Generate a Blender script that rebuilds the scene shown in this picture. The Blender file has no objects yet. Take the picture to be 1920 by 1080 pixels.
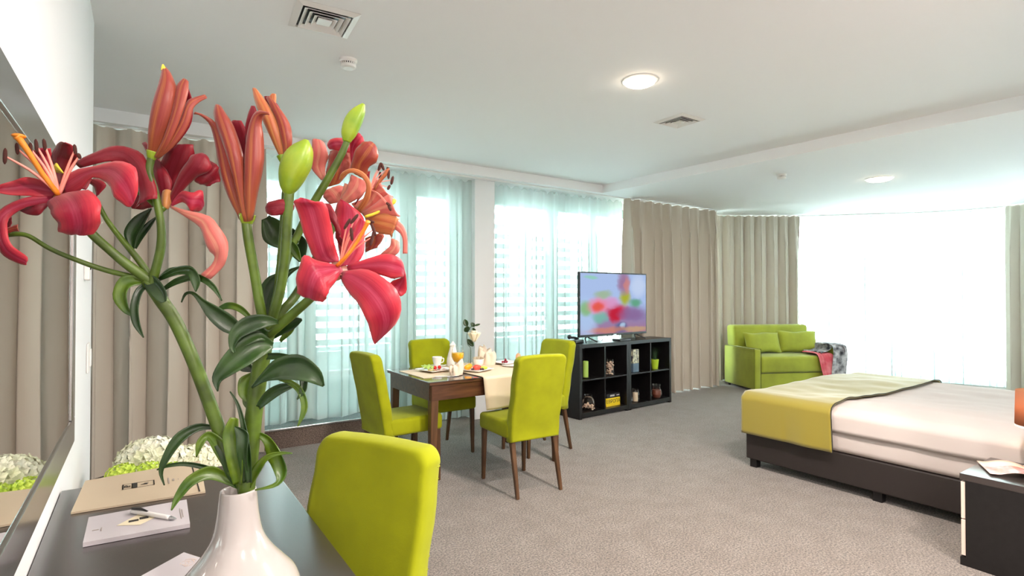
import bpy, bmesh, math, random
from math import sin, cos, pi, radians, sqrt, tan
from mathutils import Vector, Matrix, noise

SC = bpy.context.scene
C = SC.collection
RND = random.Random(7)

# ------------------------------------------------------------------ camera, world, exposure
F = 1025.0; EYE = 1.5; YAW = radians(34.25); PITCH = radians(0.72)
FWD = Vector((sin(YAW)*cos(PITCH), cos(YAW)*cos(PITCH), sin(PITCH)))
RGT = Vector((cos(YAW), -sin(YAW), 0))
UPV = Vector((-sin(YAW)*sin(PITCH), -cos(YAW)*sin(PITCH), cos(PITCH)))
cam_d = bpy.data.cameras.new('camera')
cam_d.sensor_width = 36; cam_d.lens = F/1920*36; cam_d.clip_start = 0.02
cam = bpy.data.objects.new('camera', cam_d); C.objects.link(cam)
cam.location = (0, 0, EYE)
cam.matrix_world = Matrix.Translation((0, 0, EYE)) @ Matrix((RGT, UPV, -FWD)).transposed().to_4x4()
SC.camera = cam

wd = bpy.data.worlds.new('daylight'); SC.world = wd; wd.use_nodes = True
bg = wd.node_tree.nodes['Background']
bg.inputs[0].default_value = (0.88, 0.955, 1.0, 1); bg.inputs[1].default_value = 10.5
SC.view_settings.view_transform = 'Standard'; SC.view_settings.look = 'None'
SC.view_settings.gamma = 1; SC.view_settings.use_curve_mapping = False
SC.view_settings.exposure = 0.93
cy = SC.cycles
cy.max_bounces = 10; cy.diffuse_bounces = 5; cy.glossy_bounces = 4; cy.transmission_bounces = 8
cy.transparent_max_bounces = 24; cy.sample_clamp_indirect = 6; cy.caustics_reflective = False; cy.caustics_refractive = False

# ------------------------------------------------------------------ measuring helpers (photo sight lines -> metres)
def ray(px, py):
    return FWD + RGT*((px-960)/F) - UPV*((py-540)/F)
def at(px, py, d):
    return Vector((0, 0, EYE)) + ray(px, py)*d
def atz(px, py, z):
    r = ray(px, py); return Vector((0, 0, EYE)) + r*((z-EYE)/r.z)
def aty(px, py, y):
    r = ray(px, py); return Vector((0, 0, EYE)) + r*(y/r.y)

# ------------------------------------------------------------------ materials
MATS = {}
def principled(name, col, rough=0.6, metal=0, spec=0.5, bump=0, bscale=200, var=0, vscale=8, trans=0, sheen=0, coat=0, crough=.03, emis=None, estr=0, col2=None, bdist=0.002, sub=0, vdet=4):
    if name in MATS: return MATS[name]
    m = bpy.data.materials.new(name); m.use_nodes = True; nt = m.node_tree; N = nt.nodes; L = nt.links
    b = N['Principled BSDF']
    b.inputs['Base Color'].default_value = (*col, 1); b.inputs['Roughness'].default_value = rough
    b.inputs['Metallic'].default_value = metal; b.inputs['Specular IOR Level'].default_value = spec
    b.inputs['Transmission Weight'].default_value = trans
    b.inputs['Sheen Weight'].default_value = sheen; b.inputs['Coat Weight'].default_value = coat; b.inputs['Coat Roughness'].default_value = crough
    if sub: b.inputs['Subsurface Weight'].default_value = sub; b.inputs['Subsurface Radius'].default_value = (0.02, 0.01, 0.005); b.inputs['Subsurface Scale'].default_value = 0.3
    if emis: b.inputs['Emission Color'].default_value = (*emis, 1); b.inputs['Emission Strength'].default_value = estr
    tc = N.new('ShaderNodeTexCoord')
    if var or col2:
        n = N.new('ShaderNodeTexNoise'); n.inputs['Scale'].default_value = vscale; n.inputs['Detail'].default_value = vdet
        L.new(tc.outputs['Object'], n.inputs['Vector'])
        r = N.new('ShaderNodeValToRGB'); c2 = col2 or tuple(min(1, c*(1+var)) for c in col)
        r.color_ramp.elements[0].color = (*(tuple(c*(1-var) for c in col) if not col2 else col), 1); r.color_ramp.elements[1].color = (*c2, 1)
        r.color_ramp.elements[0].position = 0.32; r.color_ramp.elements[1].position = 0.68
        L.new(n.outputs['Fac'], r.inputs[0]); L.new(r.outputs[0], b.inputs['Base Color'])
    if bump:
        n = N.new('ShaderNodeTexNoise'); n.inputs['Scale'].default_value = bscale; n.inputs['Detail'].default_value = 3
        L.new(tc.outputs['Object'], n.inputs['Vector'])
        bp = N.new('ShaderNodeBump'); bp.inputs['Strength'].default_value = bump; bp.inputs['Distance'].default_value = bdist
        L.new(n.outputs['Fac'], bp.inputs['Height']); L.new(bp.outputs[0], b.inputs['Normal'])
    MATS[name] = m; return m

def wood(name, c1, c2, rough=0.35, axis='Z', scale=9):
    m = bpy.data.materials.new(name); m.use_nodes = True; nt = m.node_tree; N = nt.nodes; L = nt.links
    b = N['Principled BSDF']; b.inputs['Roughness'].default_value = rough
    tc = N.new('ShaderNodeTexCoord'); mp = N.new('ShaderNodeMapping')
    mp.inputs['Scale'].default_value = {'Z': (scale*4, scale*4, scale*.4), 'X': (scale*.4, scale*4, scale*4), 'Y': (scale*4, scale*.4, scale*4)}[axis]
    n = N.new('ShaderNodeTexNoise'); n.inputs['Scale'].default_value = 1.0; n.inputs['Detail'].default_value = 6; n.inputs['Distortion'].default_value = 0.6
    r = N.new('ShaderNodeValToRGB'); r.color_ramp.elements[0].color = (*c1, 1); r.color_ramp.elements[1].color = (*c2, 1)
    r.color_ramp.elements[0].position = .3; r.color_ramp.elements[1].position = .7
    L.new(tc.outputs['Object'], mp.inputs[0]); L.new(mp.outputs[0], n.inputs['Vector']); L.new(n.outputs['Fac'], r.inputs[0]); L.new(r.outputs[0], b.inputs['Base Color'])
    return m

def sheer(name, col, op):
    m = bpy.data.materials.new(name); m.use_nodes = True; nt = m.node_tree; N = nt.nodes; L = nt.links
    N.remove(N['Principled BSDF']); out = N['Material Output']
    t = N.new('ShaderNodeBsdfTransparent'); t.inputs[0].default_value = (1, 1, 1, 1)
    d = N.new('ShaderNodeBsdfDiffuse'); d.inputs[0].default_value = (*col, 1)
    tl = N.new('ShaderNodeBsdfTranslucent'); tl.inputs[0].default_value = (*col, 1)
    a = N.new('ShaderNodeMixShader'); a.inputs[0].default_value = 0.5
    x = N.new('ShaderNodeMixShader')
    # weave looks denser where the cloth turns away from the eye
    lw = N.new('ShaderNodeLayerWeight'); lw.inputs[0].default_value = 0.35
    mr = N.new('ShaderNodeMapRange'); mr.inputs[3].default_value = op; mr.inputs[4].default_value = min(0.95, op+0.42)
    L.new(lw.outputs['Facing'], mr.inputs[0]); L.new(mr.outputs[0], x.inputs[0])
    L.new(d.outputs[0], a.inputs[1]); L.new(tl.outputs[0], a.inputs[2])
    L.new(t.outputs[0], x.inputs[1]); L.new(a.outputs[0], x.inputs[2]); L.new(x.outputs[0], out.inputs[0])
    return m

def glass(name, tint=(1, 1, 1), rough=0.0, gl=0.9):
    m = bpy.data.materials.new(name); m.use_nodes = True; nt = m.node_tree; N = nt.nodes; L = nt.links
    N.remove(N['Principled BSDF']); out = N['Material Output']
    t = N.new('ShaderNodeBsdfTransparent'); t.inputs[0].default_value = (*tint, 1)
    g = N.new('ShaderNodeBsdfGlossy'); g.inputs['Roughness'].default_value = rough + 0.02
    lw = N.new('ShaderNodeLayerWeight'); lw.inputs[0].default_value = 0.25
    mr = N.new('ShaderNodeMapRange'); mr.inputs[3].default_value = 0.04; mr.inputs[4].default_value = gl
    x = N.new('ShaderNodeMixShader'); L.new(lw.outputs['Fresnel'], mr.inputs[0]); L.new(mr.outputs[0], x.inputs[0])
    L.new(t.outputs[0], x.inputs[1]); L.new(g.outputs[0], x.inputs[2]); L.new(x.outputs[0], out.inputs[0])
    return m

def petal_mat(name, mid, body, edge, rough=0.38, back=None):
    """uv.x across the petal (0.5 = midrib), uv.y from throat to tip"""
    m = bpy.data.materials.new(name); m.use_nodes = True; nt = m.node_tree; N = nt.nodes; L = nt.links
    b = N['Principled BSDF']; b.inputs['Roughness'].default_value = rough
    b.inputs['Sheen Weight'].default_value = 0.15; b.inputs['Specular IOR Level'].default_value = 0.4
    uv = N.new('ShaderNodeUVMap'); sp = N.new('ShaderNodeSeparateXYZ'); L.new(uv.outputs[0], sp.inputs[0])
    s = N.new('ShaderNodeMath'); s.operation = 'SUBTRACT'; s.inputs[1].default_value = .5; L.new(sp.outputs[0], s.inputs[0])
    ab = N.new('ShaderNodeMath'); ab.operation = 'ABSOLUTE'; L.new(s.outputs[0], ab.inputs[0])
    mp = N.new('ShaderNodeMapping'); mp.inputs['Scale'].default_value = (26, 2.2, 1); L.new(uv.outputs[0], mp.inputs[0])
    n = N.new('ShaderNodeTexNoise'); n.inputs['Scale'].default_value = 1; n.inputs['Detail'].default_value = 5; L.new(mp.outputs[0], n.inputs['Vector'])
    k = N.new('ShaderNodeMath'); k.operation = 'MULTIPLY_ADD'; k.inputs[1].default_value = .34; L.new(n.outputs['Fac'], k.inputs[0]); L.new(ab.outputs[0], k.inputs[2])
    r = N.new('ShaderNodeValToRGB'); e = r.color_ramp.elements
    e[0].position = .13; e[0].color = (*mid, 1); e[1].position = .62; e[1].color = (*edge, 1)
    q = r.color_ramp.elements.new(.30); q.color = (*body, 1)
    L.new(k.outputs[0], r.inputs[0])
    # paler towards the throat
    th = N.new('ShaderNodeMapRange'); th.inputs[1].default_value = 0.0; th.inputs[2].default_value = .28; th.inputs[3].default_value = .55; th.inputs[4].default_value = 0
    L.new(sp.outputs[1], th.inputs[0])
    mx = N.new('ShaderNodeMixRGB'); mx.inputs[2].default_value = (*mid, 1); L.new(th.outputs[0], mx.inputs[0]); L.new(r.outputs[0], mx.inputs[1])
    L.new(mx.outputs[0], b.inputs['Base Color'])
    bp = N.new('ShaderNodeBump'); bp.inputs['Strength'].default_value = .35; bp.inputs['Distance'].default_value = .0015
    L.new(n.outputs['Fac'], bp.inputs['Height']); L.new(bp.outputs[0], b.inputs['Normal'])
    # thin petal: some light comes through
    out = N['Material Output']; tl = N.new('ShaderNodeBsdfTranslucent'); L.new(mx.outputs[0], tl.inputs[0])
    ms = N.new('ShaderNodeMixShader'); ms.inputs[0].default_value = .3
    L.new(b.outputs[0], ms.inputs[1]); L.new(tl.outputs[0], ms.inputs[2]); L.new(ms.outputs[0], out.inputs[0])
    return m

M_wall = principled('white_wall_paint', (.80, .81, .82), .85, bump=.06, bscale=300)
M_ceil = principled('white_ceiling_paint', (.88, .88, .89), .9)
M_lime = principled('lime_velour', (.285, .31, .003), .85, spec=.2, sheen=.08, bump=.25, bscale=420, var=.13, vscale=5, bdist=.001)
M_sofa = principled('sofa_lime_velour', (.33, .37, .03), .85, sheen=.25, bump=.25, bscale=420, var=.14, vscale=4, bdist=.001)
M_brown = wood('walnut_legs', (.055, .025, .010), (.125, .060, .024), .38)
M_dark = principled('black_brown_wood', (.007, .0065, .007), .34, var=.25, vscale=30)
M_desk = principled('desk_top_laminate', (.030, .023, .022), .26, spec=.8, coat=.6, crough=.22, bump=.05, bscale=500)
M_apron = wood('table_wood', (.05, .02, .01), (.12, .05, .022), .3, 'X')
M_drape = principled('beige_drape_cloth', (.56, .50, .42), .8, sheen=.35, bump=.2, bscale=700, bdist=.0006)
M_sheer = sheer('sheer_voile', (.74, .83, .81), .62)
M_white = principled('white_plastic', (.82, .81, .79), .4)
M_china = principled('white_china', (.85, .82, .78), .12, coat=.4)
M_vase = principled('glazed_white_ceramic', (.38, .35, .335), .12, coat=.35)
M_black = principled('black_plastic', (.008, .008, .009), .3)
M_metal = principled('brushed_steel', (.55, .56, .57), .25, metal=1)
M_frame = principled('pale_window_frame', (.55, .72, .68), .5)
M_linen = principled('cream_linen', (.70, .58, .42), .8, bump=.2, bscale=600, bdist=.0005)
M_napkin = principled('peach_napkin', (.80, .66, .52), .8, bump=.1, bscale=500)
M_sheet = principled('white_bed_linen', (.52, .465, .44), .85, bump=.1, bscale=500)
M_runner = principled('olive_bed_runner', (.25, .20, .012), .7, sheen=.5, bump=.15, bscale=500, bdist=.0006)
M_base = principled('dark_bed_upholstery', (.020, .015, .014), .5, bump=.1, bscale=500)
M_stem = principled('green_stem', (.060, .105, .006), .45, var=.35, vscale=22)
M_leaf = principled('lily_leaf', (.005, .022, .004), .38, col2=(.024, .065, .007), vscale=14, bump=.2, bscale=90)
M_leaf2 = principled('young_lily_leaf', (.025, .08, .006), .35, col2=(.13, .20, .008), vscale=16)
M_gbud = principled('green_bud_skin', (.13, .25, .008), .4, col2=(.30, .38, .02), vscale=18)
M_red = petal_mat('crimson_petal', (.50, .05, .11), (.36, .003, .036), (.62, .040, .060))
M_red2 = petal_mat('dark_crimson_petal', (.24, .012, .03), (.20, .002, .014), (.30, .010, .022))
M_pink = petal_mat('salmon_petal', (.72, .36, .24), (.62, .15, .13), (.70, .22, .18))
M_rust = petal_mat('rusty_bud_petal', (.46, .15, .04), (.26, .026, .024), (.38, .075, .04), .35)
M_ora = petal_mat('orange_bud_petal', (.60, .28, .08), (.44, .10, .035), (.62, .25, .09), .35)
M_anther = principled('brown_anther', (.055, .012, .008), .9, bump=.5, bscale=900)
M_fil = principled('pink_filament', (.85, .30, .24), .5)
M_pist = principled('orange_pistil', (.80, .26, .02), .4)
M_yel = principled('yellow_tip', (.75, .60, .05), .5)

# ------------------------------------------------------------------ object helpers
def empty(name, loc=(0, 0, 0), rz=0):
    o = bpy.data.objects.new(name, None); C.objects.link(o); o.location = loc; o.rotation_euler = (0, 0, rz)
    o.empty_display_size = .05; return o
def tag(o, label, cat, group=None, kind=None):
    o['label'] = label; o['category'] = cat
    if group: o['group'] = group
    if kind: o['kind'] = kind
    return o
def thing(name, label, cat, loc=(0, 0, 0), rz=0, group=None):
    return tag(empty(name, loc, rz), label, cat, group)
def obj(name, bm, m, parent=None, smooth=False, mods=None, label=None):
    me = bpy.data.meshes.new(name)
    if isinstance(bm, bmesh.types.BMesh):
        bm.to_mesh(me); bm.free()
    else:
        me.from_pydata([tuple(v) for v in bm[0]], [], bm[1])
        if len(bm) > 2 and bm[2]:
            uvl = me.uv_layers.new(name='UVMap')
            for p in me.polygons:
                for li in p.loop_indices: uvl.data[li].uv = bm[2][me.loops[li].vertex_index]
    for mm in (m if isinstance(m, (list, tuple)) else [m]): me.materials.append(mm)
    if smooth:
        for p in me.polygons: p.use_smooth = True
    o = bpy.data.objects.new(name, me); C.objects.link(o)
    if parent: o.parent = parent
    if label: o['label'] = label
    for md in (mods or []):
        t, kw = md; x = o.modifiers.new(t.lower(), t)
        for k, v in kw.items(): setattr(x, k, v)
    return o
def struct(name, bm, m, **k):
    o = obj(name, bm, m, **k)
    if not o.parent: o['kind'] = 'structure'
    return o
def bx(bm, x0, x1, y0, y1, z0, z1, bev=0, seg=2, mi=0, M=None):
    vs = [bm.verts.new((x, y, z)) for x in (x0, x1) for y in (y0, y1) for z in (z0, z1)]
    fs = [bm.faces.new([vs[i] for i in q]) for q in ((0, 1, 3, 2), (4, 6, 7, 5), (0, 4, 5, 1), (2, 3, 7, 6), (0, 2, 6, 4), (1, 5, 7, 3))]
    for f in fs: f.material_index = mi
    if M is not None:
        for v in vs: v.co = M @ v.co
    if bev:
        es = list({e for f in fs for e in f.edges})
        r = bmesh.ops.bevel(bm, geom=es, offset=bev, segments=seg, profile=.5, affect='EDGES')
        for f in r['faces']: f.material_index = mi
    return bm
def box(*a, **k):
    bm = bmesh.new(); return bx(bm, *a, **k)
def lathe(prof, n=32, cap=True, cx=0, cy=0):
    V = []; Fc = []
    for r, z in prof:
        for i in range(n):
            a = 2*pi*i/n; V.append((cx+r*cos(a), cy+r*sin(a), z))
    for j in range(len(prof)-1):
        for i in range(n):
            a = j*n+i; b = j*n+(i+1) % n; Fc.append((a, b, b+n, a+n))
    if cap:
        Fc.append(tuple(range(n-1, -1, -1))); Fc.append(tuple((len(prof)-1)*n+i for i in range(n)))
    return V, Fc
def merge(parts):
    V = []; Fc = []
    for v, f in parts:
        k = len(V); V += list(v); Fc += [tuple(i+k for i in q) for q in f]
    return V, Fc
def crom(P, n):
    """resample a list of equal-length tuples with Catmull-Rom, n samples"""
    P = [tuple(map(float, p)) for p in P]; m = len(P)-1; out = []
    for k in range(n):
        t = k/(n-1)*m; i = min(int(t), m-1); u = t-i
        p0 = P[max(i-1, 0)]; p1 = P[i]; p2 = P[i+1]; p3 = P[min(i+2, m)]
        out.append(tuple(.5*((2*b)+(-a+c)*u+(2*a-5*b+4*c-d)*u*u+(-a+3*b-3*c+d)*u**3) for a, b, c, d in zip(p0, p1, p2, p3)))
    return out
def tube(pts, rad, n=10, res=None, lobes=0, lobe=0.0):
    """pts world points, rad list of radii"""
    P = [tuple(p)+(r,) for p, r in zip(pts, rad)]
    P = crom(P, res or max(6, len(P)*5))
    V = []; Fc = []; up = Vector((.3, .2, .93)); prev = None
    for i, p in enumerate(P):
        c = Vector(p[:3]); a = Vector(P[max(i-1, 0)][:3]); b = Vector(P[min(i+1, len(P)-1)][:3]); t = (b-a).normalized()
        if prev is None:
            s = t.cross(up); s = s.normalized() if s.length > 1e-4 else t.orthogonal().normalized()
        else:
            s = (prev - t*prev.dot(t)).normalized()
        prev = s; q = t.cross(s)
        for k in range(n):
            th = 2*pi*k/n; r = max(p[3], 1e-5)*(1+lobe*cos(lobes*th) if lobes else 1)
            V.append(c + s*(cos(th)*r) + q*(sin(th)*r))
    for j in range(len(P)-1):
        for i in range(n):
            a = j*n+i; b = j*n+(i+1) % n; Fc.append((a, b, b+n, a+n))
    Fc.append(tuple(range(n-1, -1, -1))); Fc.append(tuple((len(P)-1)*n+i for i in range(n)))
    return V, Fc
def ptube(pts, n=10, **k):
    """pts (px,py,d,rpx)"""
    return tube([at(p[0], p[1], p[2]) for p in pts], [p[3]*p[2]/F for p in pts], n, **k)
def ico(c, r, sub=2, sc=(1, 1, 1)):
    bm = bmesh.new(); bmesh.ops.create_icosphere(bm, subdivisions=sub, radius=r)
    for v in bm.verts: v.co = Vector((v.co.x*sc[0], v.co.y*sc[1], v.co.z*sc[2])) + Vector(c)
    V = [v.co.copy() for v in bm.verts]; Fc = [tuple(v.index for v in f.verts) for f in bm.faces]; bm.free(); return V, Fc
def grid(fn, nu, nv):
    V = [fn(i/(nu-1), j/(nv-1)) for j in range(nv) for i in range(nu)]
    U = [(i/(nu-1), j/(nv-1)) for j in range(nv) for i in range(nu)]
    Fc = [(j*nu+i, j*nu+i+1, (j+1)*nu+i+1, (j+1)*nu+i) for j in range(nv-1) for i in range(nu-1)]
    return V, Fc, U
def N3(x, y=0, z=0): return noise.noise(Vector((x, y, z)))
def text(name, s, m, parent, loc, size, rot=(0, 0, 0), ext=.0004, ax='CENTER'):
    cu = bpy.data.curves.new(name, 'FONT'); cu.body = s; cu.size = size; cu.extrude = ext; cu.align_x = ax; cu.align_y = 'CENTER'
    t = bpy.data.objects.new('tmp', cu); C.objects.link(t)
    bpy.context.view_layer.update()
    me = bpy.data.meshes.new_from_object(t.evaluated_get(bpy.context.evaluated_depsgraph_get()))
    bpy.data.objects.remove(t); me.materials.clear(); me.materials.append(m)
    o = bpy.data.objects.new(name, me); C.objects.link(o); o.parent = parent; o.location = loc; o.rotation_euler = rot
    return o

# ------------------------------------------------------------------ room shell
HC = 3.01; LC = 2.9
carpet = bpy.data.materials.new('speckled_carpet'); carpet.use_nodes = True
nt = carpet.node_tree; N = nt.nodes; L = nt.links; b = N['Principled BSDF']; b.inputs['Roughness'].default_value = .95; b.inputs['Sheen Weight'].default_value = .3
tc = N.new('ShaderNodeTexCoord')
n1 = N.new('ShaderNodeTexNoise'); n1.inputs['Scale'].default_value = 92; n1.inputs['Detail'].default_value = 8; n1.inputs['Roughness'].default_value = .8
n2 = N.new('ShaderNodeTexNoise'); n2.inputs['Scale'].default_value = 6.0; n2.inputs['Detail'].default_value = 5
for n in (n1, n2): L.new(tc.outputs['Object'], n.inputs['Vector'])
r1 = N.new('ShaderNodeValToRGB'); e = r1.color_ramp.elements
e[0].position = .42; e[0].color = (.016, .012, .010, 1); e[1].position = .57; e[1].color = (.31, .26, .22, 1)
L.new(n1.outputs['Fac'], r1.inputs[0])
r2 = N.new('ShaderNodeValToRGB'); e = r2.color_ramp.elements; e[0].position = .34; e[0].color = (.80, .77, .74, 1); e[1].position = .66; e[1].color = (1, 1, 1, 1)
L.new(n2.outputs['Fac'], r2.inputs[0])
mx = N.new('ShaderNodeMixRGB'); mx.blend_type = 'MULTIPLY'; mx.inputs[0].default_value = 1
L.new(r1.outputs[0], mx.inputs[1]); L.new(r2.outputs[0], mx.inputs[2]); L.new(mx.outputs[0], b.inputs['Base Color'])
bp = N.new('ShaderNodeBump'); bp.inputs['Strength'].default_value = .9; bp.inputs['Distance'].default_value = .006
L.new(n1.outputs['Fac'], bp.inputs['Height']); L.new(bp.outputs[0], b.inputs['Normal'])
M_riser = principled('brown_speckled_riser', (.05, .035, .03), .9, col2=(.22, .16, .13), vscale=110, bump=.4, bscale=120)
M_sill = principled('grey_sill_carpet', (.10, .13, .13), .9, col2=(.24, .28, .28), vscale=90)

struct('floor', box(-1.6, 11.9, -2.7, 6.2, -.1, 0), carpet)
# raised window ledge on the left
lg = struct('trim_1', box(-1.5, 2.32, 5.69, 6.1, .0, .185), M_riser)
struct('trim_2', box(-1.5, 2.34, 5.68, 5.72, .178, .197, bev=.003), M_metal)
struct('trim_3', box(-1.5, 2.32, 5.72, 6.0, .185, .19), M_sill)

# ceilings: a high tray over the living side, lower slab over the bay
bm = bmesh.new()
def prism(bm, poly, z0, z1):
    a = [bm.verts.new((x, y, z0)) for x, y in poly]; b_ = [bm.verts.new((x, y, z1)) for x, y in poly]
    bm.faces.new(a[::-1]); bm.faces.new(b_)
    for i in range(len(poly)):
        j = (i+1) % len(poly); bm.faces.new((a[i], a[j], b_[j], b_[i]))
prism(bm, [(-1.6, -2.7), (5.75, -2.7), (5.25, 5.5), (-1.6, 5.5)], HC, 3.15)
struct('ceiling', bm, M_ceil)
bm = bmesh.new()
prism(bm, [(-1.6, 5.5), (5.25, 5.5), (5.75, -2.7), (12.0, -2.7), (12.0, 6.3), (-1.6, 6.3)], LC, 3.2)
struct('ceiling_low', bm, M_ceil)

bm = bmesh.new()
bx(bm, -1.6, -.22, -2.7, 3.80, 0, 3.15)
struct('wall_left', bm, M_wall)
struct('wall_far_left', box(-1.75, -1.6, 3.8, 6.3, 0, 3.2), M_wall)
struct('wall_rear', box(-1.6, 12.0, -2.8, -2.6, 0, 3.2), M_wall)
struct('wall_right', box(11.82, 12.0, -2.6, .46, 0, 3.2), M_wall)
struct('wall_headboard', box(3.62, 12.0, .46, .64, 0, 3.2), M_wall)
struct('wall_window_column', box(3.34, 3.62, 5.70, 6.3, 0, 2.9), M_wall)
struct('wall_corner_column', box(7.98, 8.22, 5.94, 6.3, 0, 2.9), M_wall)
# header over the windows
struct('wall_window_header', box(-1.6, 8.2, 5.98, 6.25, 2.80, 2.9), M_wall)

# window banks
M_pane = glass('pale_green_pane', (.94, 1.0, .98))
def bank(name, x0, x1, mull, y=6.05):
    bm = bmesh.new()
    bx(bm, x0, x1, y-.03, y+.05, .0, .14, bev=.004); bx(bm, x0, x1, y-.03, y+.05, 2.68, 2.80, bev=.004)
    for a, b_ in mull: bx(bm, a, b_, y-.04, y+.05, .0, 2.8, bev=.004)
    bx(bm, x0, x1, y-.02, y+.04, .62, .67, bev=.003)
    f = struct(name, bm, M_frame)
    p = obj('pane', box(x0, x1, y+.0, y+.008, .1, 2.7), M_pane, f)
    return f
bank('window_1', -1.6, 3.34, [(-1.6, -1.5), (-.3, -.2), (.95, 1.06), (1.28, 1.56), (2.42, 2.72), (3.14, 3.34)])
bank('window_2', 3.62, 8.0, [(3.62, 3.80), (4.70, 4.88), (5.50, 5.62), (6.7, 6.85), (7.85, 8.0)])

# bay window: wide glazing on a polygonal line
BAY = [(8.22, 6.02), (9.85, 5.36), (10.72, 4.46), (11.32, 3.72), (11.66, 2.8), (11.72, 1.6), (11.72, .64)]
bm = bmesh.new(); bp_ = bmesh.new()
for i in range(len(BAY)-1):
    a = Vector((*BAY[i], 0)); b_ = Vector((*BAY[i+1], 0)); d = b_-a; Lg = d.length; M = Matrix.Translation(a) @ Matrix.Rotation(math.atan2(d.y, d.x), 4, 'Z')
    bx(bm, 0, .05, -.03, .04, 0, 2.9, M=M)
    bx(bm, 0, Lg, -.03, .04, 0, .09, M=M); bx(bm, 0, Lg, -.03, .04, 2.82, 2.9, M=M)
    bx(bp_, 0, Lg, 0, .008, .05, 2.85, M=M)
f = struct('window_3', bm, M_frame); obj('pane', bp_, M_pane, f)

# outside: louvre screen with posts and a pale parapet
M_lv = principled('pale_louvre', (.30, .38, .37), .6)
t = thing('louvre_screen', 'pale horizontal louvre slats outside behind the sheer curtains', 'louvre', (2.6, 6.8, 0))
for k in range(17):
    z = .78 + k*.145
    big = k < 2
    obj('slat', box(-4.2, 3.6, -.015, .015, z-.045+(k < 6)*.0, z+.03, bev=.004), M_lv, t)
bm = bmesh.new()
for x in [-4.1, -2.9, -1.55, -.2, 1.1, 2.3, 3.5]: bx(bm, x-.03, x+.03, .02, .07, 0, 3.3)
for x in [q*.33-4.0 for q in range(23)]: bx(bm, x-.012, x+.012, .02, .04, .78, 2.0)
obj('post', bm, M_lv, t)
tag(obj('parapet', box(-1.6, 6.6, 7.05, 7.2, -.1, .84), M_lv), 'pale low balcony parapet outside beyond the louvre slats', 'parapet')
struct('ground_outside', box(-3, 8.0, 6.2, 7.3, -.12, -.02), principled('pale_terrace', (.6, .66, .64), .8))

# ------------------------------------------------------------------ drapes
def drape_mesh(path, z0, z1, A, lam, seed, rows=16, dens=9, hem=0.0, topA=.45, sag=0):
    P = [Vector((*p, 0)) for p in path]
    seg = [(P[i+1]-P[i]).length for i in range(len(P)-1)]; Lt = sum(seg)
    n = int(Lt/lam*dens)+1
    C2 = crom([tuple(p) for p in P], 60)
    acc = [0]
    for i in range(59): acc.append(acc[-1]+(Vector(C2[i+1])-Vector(C2[i])).length)
    T = acc[-1]
    def pos(s):
        s = max(0, min(T, s))
        for i in range(59):
            if s <= acc[i+1]:
                u = (s-acc[i])/(acc[i+1]-acc[i]); a = Vector(C2[i]); b_ = Vector(C2[i+1]); return a.lerp(b_, u), (b_-a).normalized()
        return Vector(C2[-1]), (Vector(C2[-1])-Vector(C2[-2])).normalized()
    def fn(u, v):
        s = u*T; c, t = pos(s); nrm = Vector((t.y, -t.x, 0))
        ph = 2*pi*(s/lam + .45*N3(s/lam*.55, seed) + .10*N3(s*3, v*1.3, seed+5)*v)
        amp = A*(topA + (1-topA)*min(1, v*3.5))*(.72+.5*N3(s/lam*.8, seed+9))*(1+.25*v)
        o = sin(ph) + .25*sin(2*ph+1.0+seed) + .35*(1-v)**6*sin(3.1*ph+seed)
        sh = .26*lam*sin(2*ph)*min(1, v*4)*.55
        z = z1 + (z0-z1)*v + (hem*(sin(ph*.5+seed)) if v > .98 else 0)
        if v < .001: z += .008*sin(ph*2)
        p = c + nrm*(amp*o) + t*(sh + .03*sag*sin(v*pi)*0)
        return (p.x, p.y, z)
    return grid(fn, n, rows)
HX = .0
def drape(label, path, seed, A=.055, lam=.155, z0=.02, z1=2.885, m=None, name='curtain', group=None, **k):
    t = thing(name, label, 'curtain', (path[0][0], path[0][1], 0), 0, group)
    g = drape_mesh([(x-path[0][0], y-path[0][1]) for x, y in path], z0, z1, A, lam, seed, **k)
    obj('cloth', g, m or M_drape, t, smooth=True)
    # gathered heading tape
    return t
drape('beige blackout curtain in deep folds behind the desk, left end of the window wall', [(-1.2, 5.60), (.2, 5.60), (.98, 5.60)], 1.3, A=.12, lam=.27, dens=16)
drape('beige curtain hanging behind the television between the sheer and the room corner', [(5.76, 5.58), (6.8, 5.57), (7.92, 5.58)], 4.1, A=.10, lam=.22, dens=14)
drape('grey-beige curtain hanging behind the green sofa, left of the bright bay window', [(8.26, 5.90), (8.95, 5.50), (9.60, 5.08)], 6.7, A=.085, lam=.20, dens=14)
drape('pale blue-grey curtain at the right end of the bright bay window', [(11.22, 2.72), (11.12, 2.2), (11.0, 1.5)], 8.2, A=.06, lam=.19, dens=13)
def sheer_path(label, path, seed, hemf, lam=.20, A=.035):
    t = thing('sheer_curtain', label, 'sheer curtain', (path[0][0], path[0][1], 0))
    P = [(x-path[0][0], y-path[0][1]) for x, y in path]
    V, Fc, U = drape_mesh(P, 0, 1, A, lam, seed, rows=14, dens=8, topA=.6)
    V = [(x, y, hemf(x+path[0][0], y+path[0][1]) + (2.885-hemf(x+path[0][0], y+path[0][1]))*z) for x, y, z in V]
    obj('cloth', (V, Fc, U), M_sheer, t, smooth=True)
sheer_path('white sheer curtain left of the white column, behind the dining chairs', [(.9, 5.80), (2.2, 5.80), (3.36, 5.80)], 2.2,
           lambda x, y: (.215 + .035*max(0, sin(x*9.5+1.2)) if x < 2.33 else .03))
sheer_path('white sheer curtain between the white column and the television curtain', [(3.58, 5.80), (4.8, 5.80), (5.95, 5.80)], 3.7, lambda x, y: .03)
sheer_path('white sheer curtain over the glaring bay window beside the sofa', [(9.68, 5.15), (10.51, 4.32), (11.08, 3.61), (11.38, 2.68)], 5.1, lambda x, y: .03)
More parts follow.
